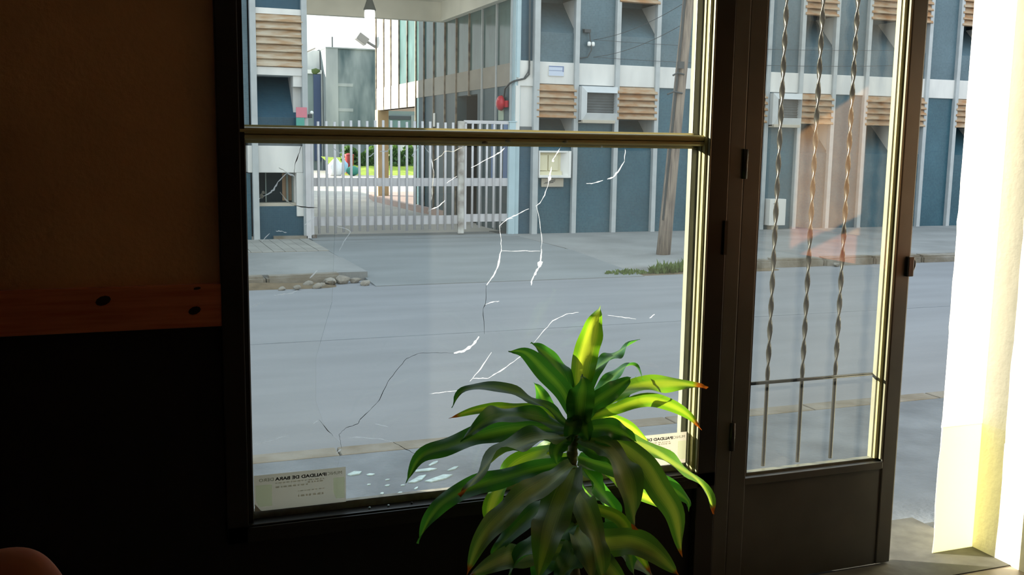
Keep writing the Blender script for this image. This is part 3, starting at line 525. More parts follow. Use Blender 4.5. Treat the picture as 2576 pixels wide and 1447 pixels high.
for x, z in ((1.106, 1.606), (1.299, 1.606), (1.03, 1.599)):
    bm = BM(); bmesh.ops.create_icosphere(bm, subdivisions=1, radius=0.008, matrix=Matrix.Translation((x, 2.962, z)) @ Matrix.Diagonal((1.4, 0.6, 0.7, 1))); obj('paint_blister', bm, m_bead, wn)

# stickers read from the back
def text_mesh(body, x0, x1, zc, h, y, m_, parent, bold=0.0, mirror=True, name='lettering'):
    cu = bpy.data.curves.new('txt', 'FONT'); cu.body = body; cu.offset = bold; cu.resolution_u = 2
    to = bpy.data.objects.new('txt', cu); COL.objects.link(to)
    dg = bpy.context.evaluated_depsgraph_get(); me = bpy.data.meshes.new_from_object(to.evaluated_get(dg))
    bpy.data.objects.remove(to); bpy.data.curves.remove(cu)
    xs = [v.co.x for v in me.vertices]; ys = [v.co.y for v in me.vertices]
    a0, a1, b0, b1 = min(xs), max(xs), min(ys), max(ys)
    for v in me.vertices:
        u = (v.co.x-a0)/(a1-a0); t = (v.co.y-b0)/(b1-b0)-0.5
        v.co = Vector((x1-u*(x1-x0) if mirror else x0+u*(x1-x0), y, zc+t*h))
    me.materials.clear(); me.materials.append(m_)
    o = bpy.data.objects.new(name, me); link(o, parent); return o
def sticker(x0, z0, label, seed, curled):
    W_, H_ = 0.277, 0.112
    y = 2.9862
    s = thing('sticker', label, 'sticker', (x0+W_/2, y, z0), 'municipal stickers on the glass')
    bm = BM(); y = 2.9866
    poly = [(x0, z0+(0.018 if curled else 0)), (x0+(0.022 if curled else 0), z0), (x0+W_, z0), (x0+W_, z0+H_), (x0, z0+H_)]
    if not curled: poly = poly[1:]
    bm.faces.new([bm.verts.new((px_, y, pz_)) for px_, pz_ in poly]); obj('sheet', bm, m_paper, s)
    for a, b in ((0.02, 0.19), (0.86, 0.985)):
        bm = BM(); bm.faces.new([bm.verts.new((px_, y-0.0002, pz_)) for px_, pz_ in ((x0+W_*a, z0+H_*0.30), (x0+W_*(a+0.03), z0+H_*0.12), (x0+W_*b, z0+H_*0.12), (x0+W_*b, z0+H_*0.72), (x0+W_*a, z0+H_*0.72))]); obj('green_patch', bm, m_paperg, s)
    zt = z0+H_*0.855
    text_mesh('MUNIC', x0+W_*0.795, x0+W_*0.955, zt, 0.0098, y-0.0006, m_inkg, s)
    text_mesh('IPALIDAD DE BARA', x0+W_*0.225, x0+W_*0.785, zt-0.0005, 0.0106, y-0.0006, m_ink, s, bold=0.035)
    text_mesh('DERO', x0+W_*0.055, x0+W_*0.21, zt, 0.0098, y-0.0006, m_inkg, s)
    rr = random.Random(seed)
    for fz, a, b, hh in ((0.72, 0.23, 0.76, 0.0035), (0.655, 0.58, 0.76, 0.0045), (0.60, 0.23, 0.58, 0.0045), (0.44, 0.47, 0.76, 0.003), (0.29, 0.47, 0.75, 0.006)):
        bm = BM(); t = a
        while t < b:
            d = rr.uniform(0.012, 0.04); bm.faces.new([bm.verts.new((px_, y-0.0004, pz_)) for px_, pz_ in ((x0+W_*t, z0+H_*fz), (x0+W_*min(b, t+d), z0+H_*fz), (x0+W_*min(b, t+d), z0+H_*fz+hh), (x0+W_*t, z0+H_*fz+hh))]); t += d+rr.uniform(0.008, 0.02)
        obj('faded_print', bm, m_inkf, s)
    if curled:
        bm = BM(); prism(bm, [(x0, z0+0.002), (x0+0.020, z0+0.0), (x0+0.010, z0+0.014), (x0+0.002, z0+0.024)], y-0.002, y-0.001, 'y'); obj('torn_corner', bm, m_porcelain, s)
    return s
sticker(0.319, 0.492, 'pale paper sticker with mirrored lettering and torn corner, at the lower left of the window', 1, True)
sticker(1.526, 0.496, 'sunlit cream paper sticker with mirrored lettering in the lower right corner behind the plant', 2, False)

# ------------------------------------------------------------------ the door
dr = struct('door_1', (1.9, YW, 0))
bx('jamb', m_door, dr, 1.897, 1.958, 2.950, 3.03, 0.0, 2.36, bev=0.004)
bx('stile', m_door, dr, 1.962, 2.030, 2.958, 3.005, 0.012, 2.28, bev=0.004)
bx('stile', m_door, dr, 2.640, 2.709, 2.962, 3.005, 0.012, 2.28, bev=0.006)
bx('stile_edge', m_door, dr, 2.690, 2.712, 2.970, 3.012, 0.012, 2.28, bev=0.004)
bx('kick_panel', m_door, dr, 2.028, 2.642, 2.966, 2.998, 0.012, 0.420, bev=0.003)
bx('lower_rail', m_door, dr, 2.028, 2.642, 2.958, 3.004, 0.395, 0.422, bev=0.003)
bx('top_rail', m_door, dr, 2.028, 2.642, 2.958, 3.004, 2.20, 2.28, bev=0.003)
bx('glazing_bead', m_bead, dr, 2.028, 2.642, 2.985, 3.012, 0.420, 0.432, bev=0.002)
bx('glazing_bead', m_bead, dr, 2.612, 2.642, 2.992, 3.014, 0.430, 2.2, bev=0.003)
bx('glazing_bead', m_bead, dr, 2.632, 2.643, 2.964, 2.992, 0.430, 2.2, bev=0.002)
bx('bead_groove', m_olive, dr, 2.618, 2.640, 2.980, 2.993, 0.430, 2.2, bev=0.002)
bx('glazing_bead', m_door, dr, 2.026, 2.036, 2.962, 3.01, 0.430, 2.2)
bx('pane', m_glass_door, dr, 2.030, 2.632, 2.9835, 2.9875, 0.425, 2.21)
for i, xb in enumerate((2.139, 2.291, 2.440)):
    bm = BM(); xc = xb+0.016; yb_ = 3.034; rings = []
    nseg = 150
    for k in range(nseg+1):
        z = 0.432+(2.2-0.432)*k/nseg
        tw = 0.0 if z < 0.79 else (z-0.79)/0.085*math.pi
        a_, b_ = (0.0075, 0.0055) if z < 0.77 else (0.0100, 0.0046)
        ring = []
        for u, v in ((1, 0), (0.75, 0.8), (0, 1), (-0.75, 0.8), (-1, 0), (-0.75, -0.8), (0, -1), (0.75, -0.8)):
            px_, py_ = u*a_, v*b_
            ring.append(bm.verts.new((xc+px_*math.cos(tw)-py_*math.sin(tw), yb_+px_*math.sin(tw)+py_*math.cos(tw), z)))
        rings.append(ring)
    for k in range(nseg):
        for j in range(8): bm.faces.new((rings[k][j], rings[k][(j+1) % 8], rings[k+1][(j+1) % 8], rings[k+1][j]))
    obj('twisted_bar', bm, m_steel, dr, smooth=True)
bm = BM(); tube(bm, [(2.02, 3.020, 0.752), (2.655, 3.020, 0.752)], 0.0068, 8); obj('cross_bar', bm, m_steel, dr, smooth=True)
for z0 in (1.49, 0.535): 
    bm = BM(); tube(bm, [(1.960, 2.950, z0), (1.960, 2.950, z0+0.1)], 0.011, 10); obj('hinge', bm, m_frame, dr, smooth=True)
bx('strike_plate', m_frame, dr, 1.885, 1.897, 2.938, 2.946, 1.233, 1.349)
bx('latch_box', m_frame, dr, 2.685, 2.712, 2.945, 2.966, 1.13, 1.205, bev=0.004)
bm = BM(); P = []
for k in range(13):
    a = -math.pi*0.62+k*math.pi*1.24/12
    P.append((2.700+0.020*math.cos(a)+0.006*math.sin(a), 2.952, 1.168+0.030*math.sin(a)))
tube(bm, P, 0.0028, 8); obj('latch_ring', bm, m_door, dr, smooth=True)

# ------------------------------------------------------------------ the street
bx('road', m_asphalt, None, -40, 60, 5.2, 12.28, -0.4, -0.12, kind='structure')
bx('tar_seam', m_nearpave, bpy.data.objects['road'], -40, 60, 8.60, 8.615, -0.121, -0.1185)
bx('near_pavement', m_nearpave, None, -40, 40, 3.31, 5.05, -0.3, -0.022, kind='structure')
nk = struct('near_kerb', (0, 5.12, -0.1))
kb = None
for i in range(-4, 9):
    o = bx('kerb_stone', m_kerb, nk, i*0.99, i*0.99+0.98, 5.05, 5.2, -0.3, -0.018, bev=0.012)
fp = struct('far_pavement', (8, 14.5, 0))
bx('pavement_bed', m_pave, fp, -40, 2.75, 12.30, 16.75, -0.3, -0.012)
bx('pavement_bed', m_pave, fp, 6.3, 60, 14.3, 16.75, -0.3, 0.0)
bm = BM(); g = []
for i in range(19):
    x = 6.3+i*0.15 if i < 18 else 60
    g.append([bm.verts.new((x, y, -0.095*max(0, 1-(x-6.3)/1.9)**1.3*((14.3-y)/2.0)**0.8)) for y in (12.28, 12.7, 13.2, 13.8, 14.3)]); g[-1].insert(0, bm.verts.new((x, 12.275, -0.25)))
for i in range(18):
    for j in range(5): bm.faces.new((g[i][j], g[i+1][j], g[i+1][j+1], g[i][j+1]))
obj('pavement_bed', bm, m_pave, fp, smooth=True)
bm = BM(); prism(bm, [(11.72, -0.3), (11.72, -0.112), (12.6, -0.075), (14.0, -0.01), (16.2, 0.0), (16.2, -0.3)], 2.72, 6.32, 'x'); obj('driveway_apron', bm, m_apron, fp)
bx('gate_strip', m_apron, fp, 2.75, 6.3, 16.22, 17.2, -0.3, 0.005)
for i in range(28):
    x = -1.75+i*0.16
    bx('paving_strip', m_slab, fp, x+0.004, x+0.156, 14.75, 16.60, -0.1, random.uniform(-0.003, 0.004))
bx('drain_lid', m_cable, fp, 6.10, 6.46, 16.75, 17.25, 0.0, 0.012)
fk = struct('far_kerb', (6, 12.2, 0))
for x0, x1 in [(-3+i*0.9, -3+i*0.9+0.885) for i in range(6)]+[(7.7+i*0.9, 7.7+i*0.9+0.885) for i in range(13)]:
    bm = BM(); box(bm, x0, x1, 12.10, 12.32, -0.3, random.uniform(-0.012, 0.004))
    bmesh.ops.bevel(bm, geom=bm.edges[:], offset=0.03, segments=2, affect='EDGES')
    bmesh.ops.subdivide_edges(bm, edges=bm.edges[:], cuts=1)
    for v in bm.verts: v.co += Vector((0, 1, 1))*noise.noise(v.co*5)*0.018
    obj('kerb_stone', bm, m_kerb, fk)
def mound(name, m_, x0, x1, y0, y1, zb, h, parent=None, seed=0, nx=24, ny=8):
    bm = BM(); g = []
    for i in range(nx+1):
        row = []
        for j in range(ny+1):
            u, v = i/nx, j/ny
            hh = h*(math.sin(math.pi*u)**0.5)*math.sin(math.pi*v)*(0.6+0.7*noise.noise(Vector((u*6+seed, v*3, seed))))
            row.append(bm.verts.new((x0+(x1-x0)*u, y0+(y1-y0)*v+0.05*noise.noise(Vector((u*5, seed, 0))), zb+max(0, hh))))
        g.append(row)
    for i in range(nx):
        for j in range(ny): bm.faces.new((g[i][j], g[i+1][j], g[i+1][j+1], g[i][j+1]))
    return obj(name, bm, m_, parent, smooth=True)
for a in ((-1.0, 2.3, 11.75, 12.22, -0.122, 0.085), (6.2, 8.6, 11.80, 12.16, -0.122, 0.03)):
    o = mound('gutter_dirt', m_soil, *a, seed=a[0]); o['kind'] = 'stuff'; tag(o, 'brown dirt banked against the kerb left of the driveway' if a[0] < 0 else 'brown dirt in the gutter by the weeds', 'dirt')
stones = [(1.95, 11.92, 0.05), (2.10, 11.86, 0.04), (2.22, 11.98, 0.07), (1.62, 11.70, 0.035), (1.78, 11.68, 0.04), (2.38, 12.06, 0.075), (2.03, 11.74, 0.045), (2.55, 12.1, 0.06), (2.62, 11.85, 0.05), (9.62, 12.0, 0.05), (10.75, 12.55, 0.09)]
SL = ['first grey rubble chunk along the broken kerb, left end', 'small flat stone at the foot of the broken kerb', 'squarish concrete lump at the broken kerb corner', 'tiny pale stone in the gutter dirt, leftmost', 'tiny pale stone in the gutter dirt, second from left', 'largest concrete lump where the kerb meets the driveway', 'pale pebble beside the rubble chunk', 'grey stone at the edge of the driveway apron', 'dark stone in the gutter on the driveway apron', 'small stone in the far gutter seen through the door glass', 'dark stone on the far kerb seen through the door']
for i, (x, y, r) in enumerate(stones):
    bm = BM(); bmesh.ops.create_icosphere(bm, subdivisions=2, radius=r, matrix=Matrix.Translation((x, y, -0.12+r*0.55)) @ Matrix.Diagonal((1.2, 0.9, 0.75, 1)))
    for v in bm.verts: v.co += Vector((1, 1, 1))*noise.noise(v.co*14)*r*0.5
    tag(obj('rubble_stone', bm, m_stone), SL[i], 'stone', 'stones along the far kerb')
# weeds along the kerb by the pole
def tuft(x, y, z, r, h, n, label, m_=m_weed, name='grass_tuft', cat='weed', grp='weeds along the far kerb'):
    bm = BM()
    for i in range(n):
        a = random.uniform(0, 6.28); d = r*math.sqrt(random.random()); px_, py_ = x+d*math.cos(a)*1.5, y+d*math.sin(a)*0.6
        hh = h*random.uniform(0.4, 1)*(1-0.6*d/r); la = random.uniform(0, 6.28); ln = random.uniform(0.1, 0.6)*hh; w_ = random.uniform(0.008, 0.022)
        p0 = Vector((px_, py_, z)); p1 = p0+Vector((math.cos(la)*ln*0.4, math.sin(la)*ln*0.4, hh*0.6)); p2 = p0+Vector((math.cos(la)*ln, math.sin(la)*ln, hh))
        s = Vector((-math.sin(la), math.cos(la), 0))*w_
        q = [bm.verts.new(p) for p in (p0-s*0.5, p0+s*0.5, p1+s, p2, p1-s)]
        bm.faces.new(q)
    o = obj(name, bm, m_); o['kind'] = 'stuff'; return tag(o, label, cat, grp)
tuft(6.20, 11.98, -0.11, 0.24, 0.10, 160, 'low green weeds, leftmost of the clumps by the kerb')
tuft(6.72, 11.95, -0.11, 0.16, 0.22, 160, 'small bushy weed with pale flower between two other clumps')
tuft(7.22, 12.05, -0.10, 0.28, 0.24, 320, 'largest green weed clump at the kerb in front of the pole')
tuft(7.75, 12.6, 0.0, 0.2, 0.12, 80, 'thin weeds on the pavement right of the pole')

# glass shards on the near pavement
SH = [(0.99, 4.74, 0.055, 'large pale shard of glass lying beside the left sticker'), (1.06, 4.70, 0.03, 'shard tip next to the large pale shard'), (1.12, 4.60, 0.018, 'glass crumb on the near pavement, upper left of the cluster'), (1.10, 4.52, 0.02, 'glass crumb on the near pavement, middle of the cluster'),
      (1.17, 4.50, 0.016, 'glass crumb on the near pavement, right of the cluster'), (1.05, 4.42, 0.018, 'glass crumb close under the window, left'), (1.13, 4.40, 0.022, 'bright glass crumb close under the window'), (1.26, 4.56, 0.05, 'long splinter of glass left of the plant leaves'),
      (1.36, 4.54, 0.06, 'longest splinter of glass, flat on the pavement'), (1.33, 4.68, 0.045, 'slanting splinter of glass above the longest one'), (1.47, 4.66, 0.03, 'small splinter behind the drooping leaf tip'), (1.40, 4.77, 0.03, 'thin splinter nearest the kerb'),
      (1.22, 4.44, 0.014, 'tiny glass crumb below the long splinter'), (1.02, 4.56, 0.014, 'tiny glass crumb near the left sticker')]
for x, y, r, lb in SH:
    bm = BM(); a = random.uniform(0, 3.14); st = 2.4 if 'splinter' in lb else 1.2
    pl = []
    for k in range(5):
        t = a*0+k*1.2566+random.uniform(-0.3, 0.3); u, v = math.cos(t)*r*st*0.6, math.sin(t)*r*0.45
        pl.append((x+u*math.cos(a*0.3)-v*math.sin(a*0.3), y+u*math.sin(a*0.3)+v*math.cos(a*0.3)))
    prism(bm, pl, -0.0215, -0.0185+r*0.045, 'z')
    tag(obj('glass_shard', bm, m_shard), lb, 'glass shard', 'broken glass on the near pavement')
for i, (x, lb) in enumerate(((0.665, 'glass crumb on the frame just right of the left sticker'), (0.725, 'glass crumb on the bottom frame, second from the left sticker'), (0.80, 'dark chip of glass standing on the bottom frame'))):
    bm = BM(); bmesh.ops.create_icosphere(bm, subdivisions=1, radius=0.004, matrix=Matrix.Translation((x, 2.966, 0.4715))); tag(obj('glass_crumb', bm, m_shard if i < 2 else m_frame), lb, 'glass crumb', 'glass crumbs on the window frame')
# ------------------------------------------------------------------ office building across the street (right block)
FY, HR = 16.70, 5.70
ob = thing('office_building', 'two-storey blue tiled office building with pale mullions and rusty louvres, right of the gate', 'building', (6.4, FY, 0))
MX = [6.725, 7.490, 8.290, 9.100, 9.925, 10.70, 11.487, 12.237, 13.020, 13.800, 14.560, 15.320, 16.100, 16.88, 17.66, 18.44, 19.2]
LOW = 'LALPLLALPLLPLPLA'
UPP = 'LPLPLPPLPLLPLPLP'
def louvre(par, x0, x1, z0, z1, n, m_, ym, proud=0.10):
    """a bank of tilted boards with a backing frame"""
    f = bx('louvre', m_louvb, par, x0, x1, ym+0.01, ym+0.04, z0, z1)
    h = (z1-z0)/n
    for k in range(n):
        za = z0+k*h
        bm = BM(); j = random.uniform(-0.008, 0.008)
        prism(bm, [(ym-proud+j, za+0.004), (ym-proud+0.022+j, za-0.006), (ym+0.005, za+h*0.93), (ym-0.028, za+h*0.99)], x0-random.uniform(0, 0.012), x1+random.uniform(0, 0.012), 'x')
        obj('slat', bm, m_, f)
def sloped(par, m_, x0, x1, zb, zs, zt, zend, depth, y):
    pr('tile_panel', m_, par, [(y, zb), (y, zs), (y+depth, zt), (y+depth, zend), (y+depth+0.2, zend), (y+depth+0.2, zb)], x0, x1)
    for xa in (x0-0.012, x1-0.006):
        pr('reveal_cheek', m_white, par, [(y-0.03, zt+0.01), (y+depth, zt+0.01), (y, zs)], xa, xa+0.018)
def ac_unit(x0, x1, label):
    a = thing('air_conditioner', label, 'air conditioner', ((x0+x1)/2, FY, 1.99), 'window air conditioners in the facade')
    y0 = FY-0.24
    xi0, xi1, zi0, zi1 = x0+0.085, x1-0.03, 2.145, 2.50
    # a hood of four bevelled boards around the grille
    bm = BM()
    O = [(x0, 1.99), (x1, 1.99), (x1, 2.61), (x0, 2.61)]; I = [(xi0, zi0), (xi1, zi0), (xi1, zi1), (xi0, zi1)]
    vo = [bm.verts.new((x, y0+0.05, z)) for x, z in O]; vi = [bm.verts.new((x, y0, z)) for x, z in I]; vb = [bm.verts.new((x, FY+0.1, z)) for x, z in O]; vk = [bm.verts.new((x, y0+0.16, z)) for x, z in I]
    for i in range(4):
        j = (i+1) % 4
        bm.faces.new((vo[i], vo[j], vi[j], vi[i])); bm.faces.new((vb[i], vb[j], vo[j], vo[i])); bm.faces.new((vi[i], vi[j], vk[j], vk[i]))
    obj('casing', bm, m_alu, a)
    bx('grille', m_grille, a, xi0, xi1, y0+0.14, y0+0.17, zi0, zi1)
    for k in range(7): bx('grille_bar', m_grille, a, xi0, xi1, y0+0.125, y0+0.14, zi0+0.02+k*0.048, zi0+0.034+k*0.048)
    bx('drip_tray', m_beige, a, x0, x1-0.06, y0-0.01, FY, 1.965, 2.02, bev=0.006)
for i, (lo, up) in enumerate(zip(LOW, UPP)):
    x0, x1 = MX[i]+0.04, MX[i+1]-0.04
    X0, X1 = MX[i]-0.001, MX[i+1]+0.001
    if lo == 'L':
        sloped(ob, m_tlow, X0, X1, -0.05, 1.48, 2.04, 2.64, 0.62, FY)
        louvre(ob, x0-0.03, x1+0.03, 2.05, 2.625, 5, m_louv, FY-0.01)
    else:
        bx('tile_panel', m_tlow, ob, X0, X1, FY, FY+0.2, -0.05, 2.64)
        if lo == 'A': ac_unit(x0+0.01, x1-0.005, {1: 'window air conditioner in a white hood between the two orange louvres near the gate', 6: 'window air conditioner in a white hood seen through the door glass', 15: 'window air conditioner in a white hood at the far right of the facade'}[i])
    bx('band_panel', m_white, ob, x0-0.005, x1+0.005, FY-0.035, FY+0.1, 2.632, 3.012, bev=0.012)
    if up == 'L':
        sloped(ob, m_tup, X0, X1, 2.95, 3.52, 4.105, 4.72, 0.62, FY)
        louvre(ob, x0-0.03, x1+0.03, 4.112, 4.72, 5, m_louv, FY-0.01)
        bx('tile_panel', m_tup, ob, X0, X1, FY, FY+0.2, 4.72, HR)
    else:
        bx('tile_panel', m_tup, ob, X0, X1, FY, FY+0.2, 2.95, HR)
for x in MX[1:]:
    bx('mullion', m_mull, ob, x-0.043, x+0.043, FY-0.085, FY+0.02, -0.02, HR, bev=0.006)
bx('core_wall', m_tup, ob, 8.3, 34.0, FY+0.86, 23.05, -0.1, HR-0.02)
bx('plain_wall', m_tup, ob, 19.2, 34.0, FY, FY+0.9, -0.1, HR)
bx('parapet', m_white, ob, 6.36, 34.0, FY-0.03, FY+0.9, HR-0.25, HR)
# corner column: narrow tiled strip, band and a white framed recess
bx('corner_column', m_tdark, ob, 6.43, 6.735, FY+0.02, FY+0.9, -0.02, HR)
bx('corner_mullion', m_mull, ob, 6.672, 6.775, FY-0.10, FY+0.03, -0.02, HR, bev=0.006)
bx('corner_fin', m_bluepost, ob, 6.367, 6.430, FY-0.026, FY+0.0, 2.72, HR, bev=0.005)
bx('corner_band', m_white, ob, 6.365, 6.69, FY-0.01, FY+0.1, 2.70, 3.018)
bx('recess_frame', m_white, ob, 6.40, 6.69, FY-0.03, FY+0.1, 2.585, 2.72); bx('recess_frame', m_white, ob, 6.358, 6.435, FY-0.032, FY-0.006, 1.80, 2.585)
bx('recess_back', m_white, ob, 6.43, 6.69, FY+0.002, FY+0.05, 1.88, 2.59)
bx('recess_sill', m_grille, ob, 6.43, 6.69, FY-0.02, FY+0.05, 1.70, 1.885)
# the side along the driveway
SXW = 6.352
MY = [16.86, 17.62, 18.41, 19.20, 20.03, 20.83, 21.66, 22.45, 23.13, 23.91, 24.70, 25.52, 26.28, 27.14]
DOORY = (18.72, 20.0)
for i in range(len(MY)-1):
    a, b = MY[i], MY[i+1]
    if b < 23.2 and not (a > 18.0 and b < 20.1):
        bx('side_panel', m_tside, ob, SXW, SXW+0.2, a, b, -0.05, 2.60)
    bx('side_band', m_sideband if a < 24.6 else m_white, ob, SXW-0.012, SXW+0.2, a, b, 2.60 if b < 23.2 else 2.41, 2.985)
    bx('glazed_panel' if a < 24.6 else 'white_panel', m_sideglass if a < 24.6 else m_white, ob, SXW, SXW+0.2, a, b, 2.985, HR)
bx('corner_jamb', m_bluepost, ob, SXW-0.002, 6.45, FY-0.005, 16.875, -0.02, HR)
bx('side_panel', m_tside, ob, SXW, SXW+0.2, 18.41, DOORY[0], -0.05, 2.60); bx('side_panel', m_tside, ob, SXW, SXW+0.2, DOORY[1], 20.03, -0.05, 2.60)
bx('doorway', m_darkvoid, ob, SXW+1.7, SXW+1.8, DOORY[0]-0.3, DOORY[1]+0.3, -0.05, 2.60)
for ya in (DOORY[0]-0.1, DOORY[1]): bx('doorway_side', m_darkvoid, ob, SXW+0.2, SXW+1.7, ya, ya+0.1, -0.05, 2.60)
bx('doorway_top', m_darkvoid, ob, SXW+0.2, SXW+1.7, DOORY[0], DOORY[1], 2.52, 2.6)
bx('door_head', m_tside, ob, SXW, SXW+0.4, DOORY[0], DOORY[1], 2.52, 2.61)
for y in MY:
    bx('side_mullion', m_mullrust if y > 19 else m_mull, ob, SXW-0.035, SXW+0.02, y-0.018, y+0.018, 2.5 if DOORY[0] < y < DOORY[1] else 0.0 if y < 23.2 else 2.41, HR)
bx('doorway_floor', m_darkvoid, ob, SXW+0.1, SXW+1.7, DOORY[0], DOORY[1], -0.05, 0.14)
bx('end_wall', m_tside, ob, SXW+0.06, 12.0, 22.92, 23.10, -0.05, 2.45)
bx('overhang', m_beige, ob, SXW+0.02, 12.0, 22.8, 27.17, 2.41, 2.6); bx('upper_body', m_white, ob, SXW+0.15, 12.0, 17.7, 27.12, 2.6, HR-0.03)
bx('porch_column', mat('ochre_column_paint', (0.66, 0.50, 0.28), 0.7, var=0.1), ob, SXW-0.045, SXW+0.25, 26.85, 27.16, 0.0, 2.42)
bm = BM(); prism(bm, [(6.18, 22.0), (6.42, 20.5), (12.0, 20.5), (12.0, 29.0), (6.5, 29.0), (6.1, 26.6)], 0.0, 0.13, 'z'); obj('porch_floor', bm, m_porch, ob)
# things fixed to it
s_ = thing('notice_plate', 'small blue and white notice plate on the white band above the first louvre', 'sign', (7.10, FY-0.03, 2.77))
bx('plate', m_white, s_, 6.958, 7.250, FY-0.052, FY-0.03, 2.768, 2.948, bev=0.004)
m_bluegrey = mat('faded_blue_print', (0.20, 0.26, 0.42), 0.6); m_paleblue = mat('pale_blue_print', (0.55, 0.62, 0.75), 0.6)
bx('header', m_bluegrey, s_, 6.962, 7.246, FY-0.054, FY-0.05, 2.925, 2.945); bx('side_strip', m_bluegrey, s_, 7.222, 7.246, FY-0.0545, FY-0.05, 2.845, 2.93)
bx('rule', m_bluegrey, s_, 6.962, 7.235, FY-0.054, FY-0.05, 2.858, 2.868); bx('field', m_paleblue, s_, 6.962, 7.22, FY-0.0535, FY-0.05, 2.868, 2.925)
bx('field', m_paleblue, s_, 6.962, 7.246, FY-0.0535, FY-0.05, 2.775, 2.855)
mb = thing('meter_box', 'open white framed meter niche with cream doors between the first two mullions', 'meter box', (7.09, FY-0.1, 0.995))
x0, x1, z0, z1 = 6.785, 7.395, 0.995, 1.470
for nm, a in (('frame_board', (x0, x1, FY-0.13, FY, z0, z0+0.045)), ('frame_board', (x1-0.05, x1, FY-0.13, FY, z0+0.045, z1)), ('frame_board', (x0, x0+0.02, FY-0.11, FY, z0+0.045, z1)), ('frame_board', (x0+0.02, x1-0.05, FY-0.10, FY, z1-0.03, z1))):
    bx(nm, m_white, mb, *a, bev=0.004)
pr('splayed_side', m_white, mb, [(x1-0.05, FY-0.12), (x1-0.05, FY), (x1-0.17, FY)], z0+0.045, z1-0.03, 'z')
m_creamdoor = mat('cream_enamel', (0.72, 0.68, 0.48), 0.5, var=0.08)
bx('back_board', m_creamdoor, mb, x0+0.02, x1-0.15, FY-0.012, FY-0.002, z0+0.045, z1-0.03)
bx('door', m_creamdoor, mb, x0+0.03, x0+0.185, FY-0.05, FY-0.02, z0+0.125, z1-0.075, bev=0.004); bx('door', m_creamdoor, mb, x0+0.21, x0+0.395, FY-0.035, FY-0.015, z0+0.125, z1-0.075, bev=0.004)
bx('ledge', m_creamdoor, mb, x0+0.02, x1-0.15, FY-0.06, FY-0.01, z0+0.045, z0+0.115)
pb = thing('house_plate', 'beige plate with a dark scratched mark under the meter niche', 'plate', (7.08, FY-0.03, 0.83))
bx('plate', m_beige, pb, 6.865, 7.290, FY-0.045, FY, 0.832, 0.985, bev=0.006)
for z, a, b in ((0.905, 6.92, 7.13), (0.885, 6.90, 7.10), (0.93, 6.99, 7.14)): pr('dark_mark', m_cable, pb, [(a, z), (b, z+0.022), (b-0.02, z+0.032), (a+0.02, z+0.010)], FY-0.048, FY-0.044, 'y')
ins = thing('cable_bracket', 'black cable bracket with two white porcelain insulators on the upper facade', 'bracket', (7.78, FY, 3.25))
for x in (7.715, 7.79):
    bm = BM(); lathe(bm, [(0.012, -0.035), (0.030, -0.03), (0.033, 0.0), (0.030, 0.035), (0.012, 0.045)], (x, FY-0.07, 3.345), 12); obj('insulator', bm, m_porcelain, ins, smooth=True)
bm = BM(); tube(bm, [(7.60, FY-0.03, 3.60), (7.72, FY-0.06, 3.58), (7.735, FY-0.07, 3.42), (7.76, FY-0.08, 3.25), (7.70, FY-0.05, 3.12), (7.56, FY-0.03, 3.10)], 0.011, 6); obj('cable_loop', bm, m_cable, ins)
bx('bracket_arm', m_cable, ins, 7.62, 7.74, FY-0.08, FY, 3.545, 3.60)
for k, (z, lb) in enumerate(((3.42, 'thin overhead wire, upper of two, running from the insulators to the pole'), (3.12, 'thin overhead wire, lower of two, running from the insulators to the pole'))):
    bm = BM(); tube(bm, [(7.79+(7.72-7.79)*t, 16.6+(13.35-16.6)*t, z+0.25*t-0.35*t*(1-t)) for t in [i/10 for i in range(11)]], 0.0045, 5); tag(obj('overhead_wire', bm, m_cable), lb, 'wire', 'overhead wires to the pole')
    bm = BM(); tube(bm, [(7.80+(15-7.80)*t, FY-0.12, z+0.15*t-0.3*t*(1-t)) for t in [i/12 for i in range(13)]], 0.004, 5); tag(obj('facade_wire', bm, m_cable), ('upper' if k == 0 else 'lower')+' of two thin wires strung along the upper facade', 'wire', 'wires along the facade')
cb_ = BM(); tube(cb_, [(6.585, FY-0.035, 4.6), (6.60, FY-0.035, 3.0), (6.595, FY-0.04, 2.78), (6.52, FY-0.04, 2.71), (6.40, FY-0.04, 2.68), (6.325, FY-0.03, 2.66), (6.31, FY+0.15, 2.63), (6.315, FY+0.40, 2.55), (6.315, FY+0.46, 2.40), (6.315, FY+0.5, 2.30)], 0.016, 8)
tag(obj('black_conduit', cb_, m_cable, smooth=True), 'black conduit bending round the building corner down to the red bell', 'cable')
cb_ = BM(); tube(cb_, [(6.61, FY-0.035, 2.95), (6.57, FY-0.05, 2.82), (6.50, FY-0.05, 2.72)], 0.010, 6); tag(obj('thin_cable', cb_, m_cable), 'thin slack cable beside the conduit at the building corner', 'cable')
bl = thing('alarm_bell', 'round red alarm bell on the driveway wall above the small gate', 'bell', (SXW, 17.24, 2.30))
bm = BM(); lathe(bm, [(0.01, 0.0), (0.10, 0.005), (0.14, 0.04), (0.125, 0.09), (0.07, 0.125), (0.01, 0.135)], (0, 0, 0), 18)
bmesh.ops.transform(bm, matrix=Matrix.Translation((SXW-0.01, 17.24, 2.30)) @ Matrix.Rotation(-math.pi/2, 4, 'Y'), verts=bm.verts[:]); obj('gong', bm, m_red, bl, smooth=True)
bx('back_box', m_red, bl, SXW-0.04, SXW, 17.0, 17.12, 2.22, 2.34, bev=0.01)
tag(bx('paper_notice', m_palegreen, None, SXW-0.008, SXW, 17.24, 17.52, 2.0, 2.19), 'pale green paper notice on the driveway wall under the bell', 'notice')
tag(bx('blue_panel', m_blue, None, SXW-0.03, SXW, 17.69, 17.82, 0.85, 1.95), 'narrow blue upright panel on the driveway wall, left of the pair', 'panel', 'blue panels behind the small gate')
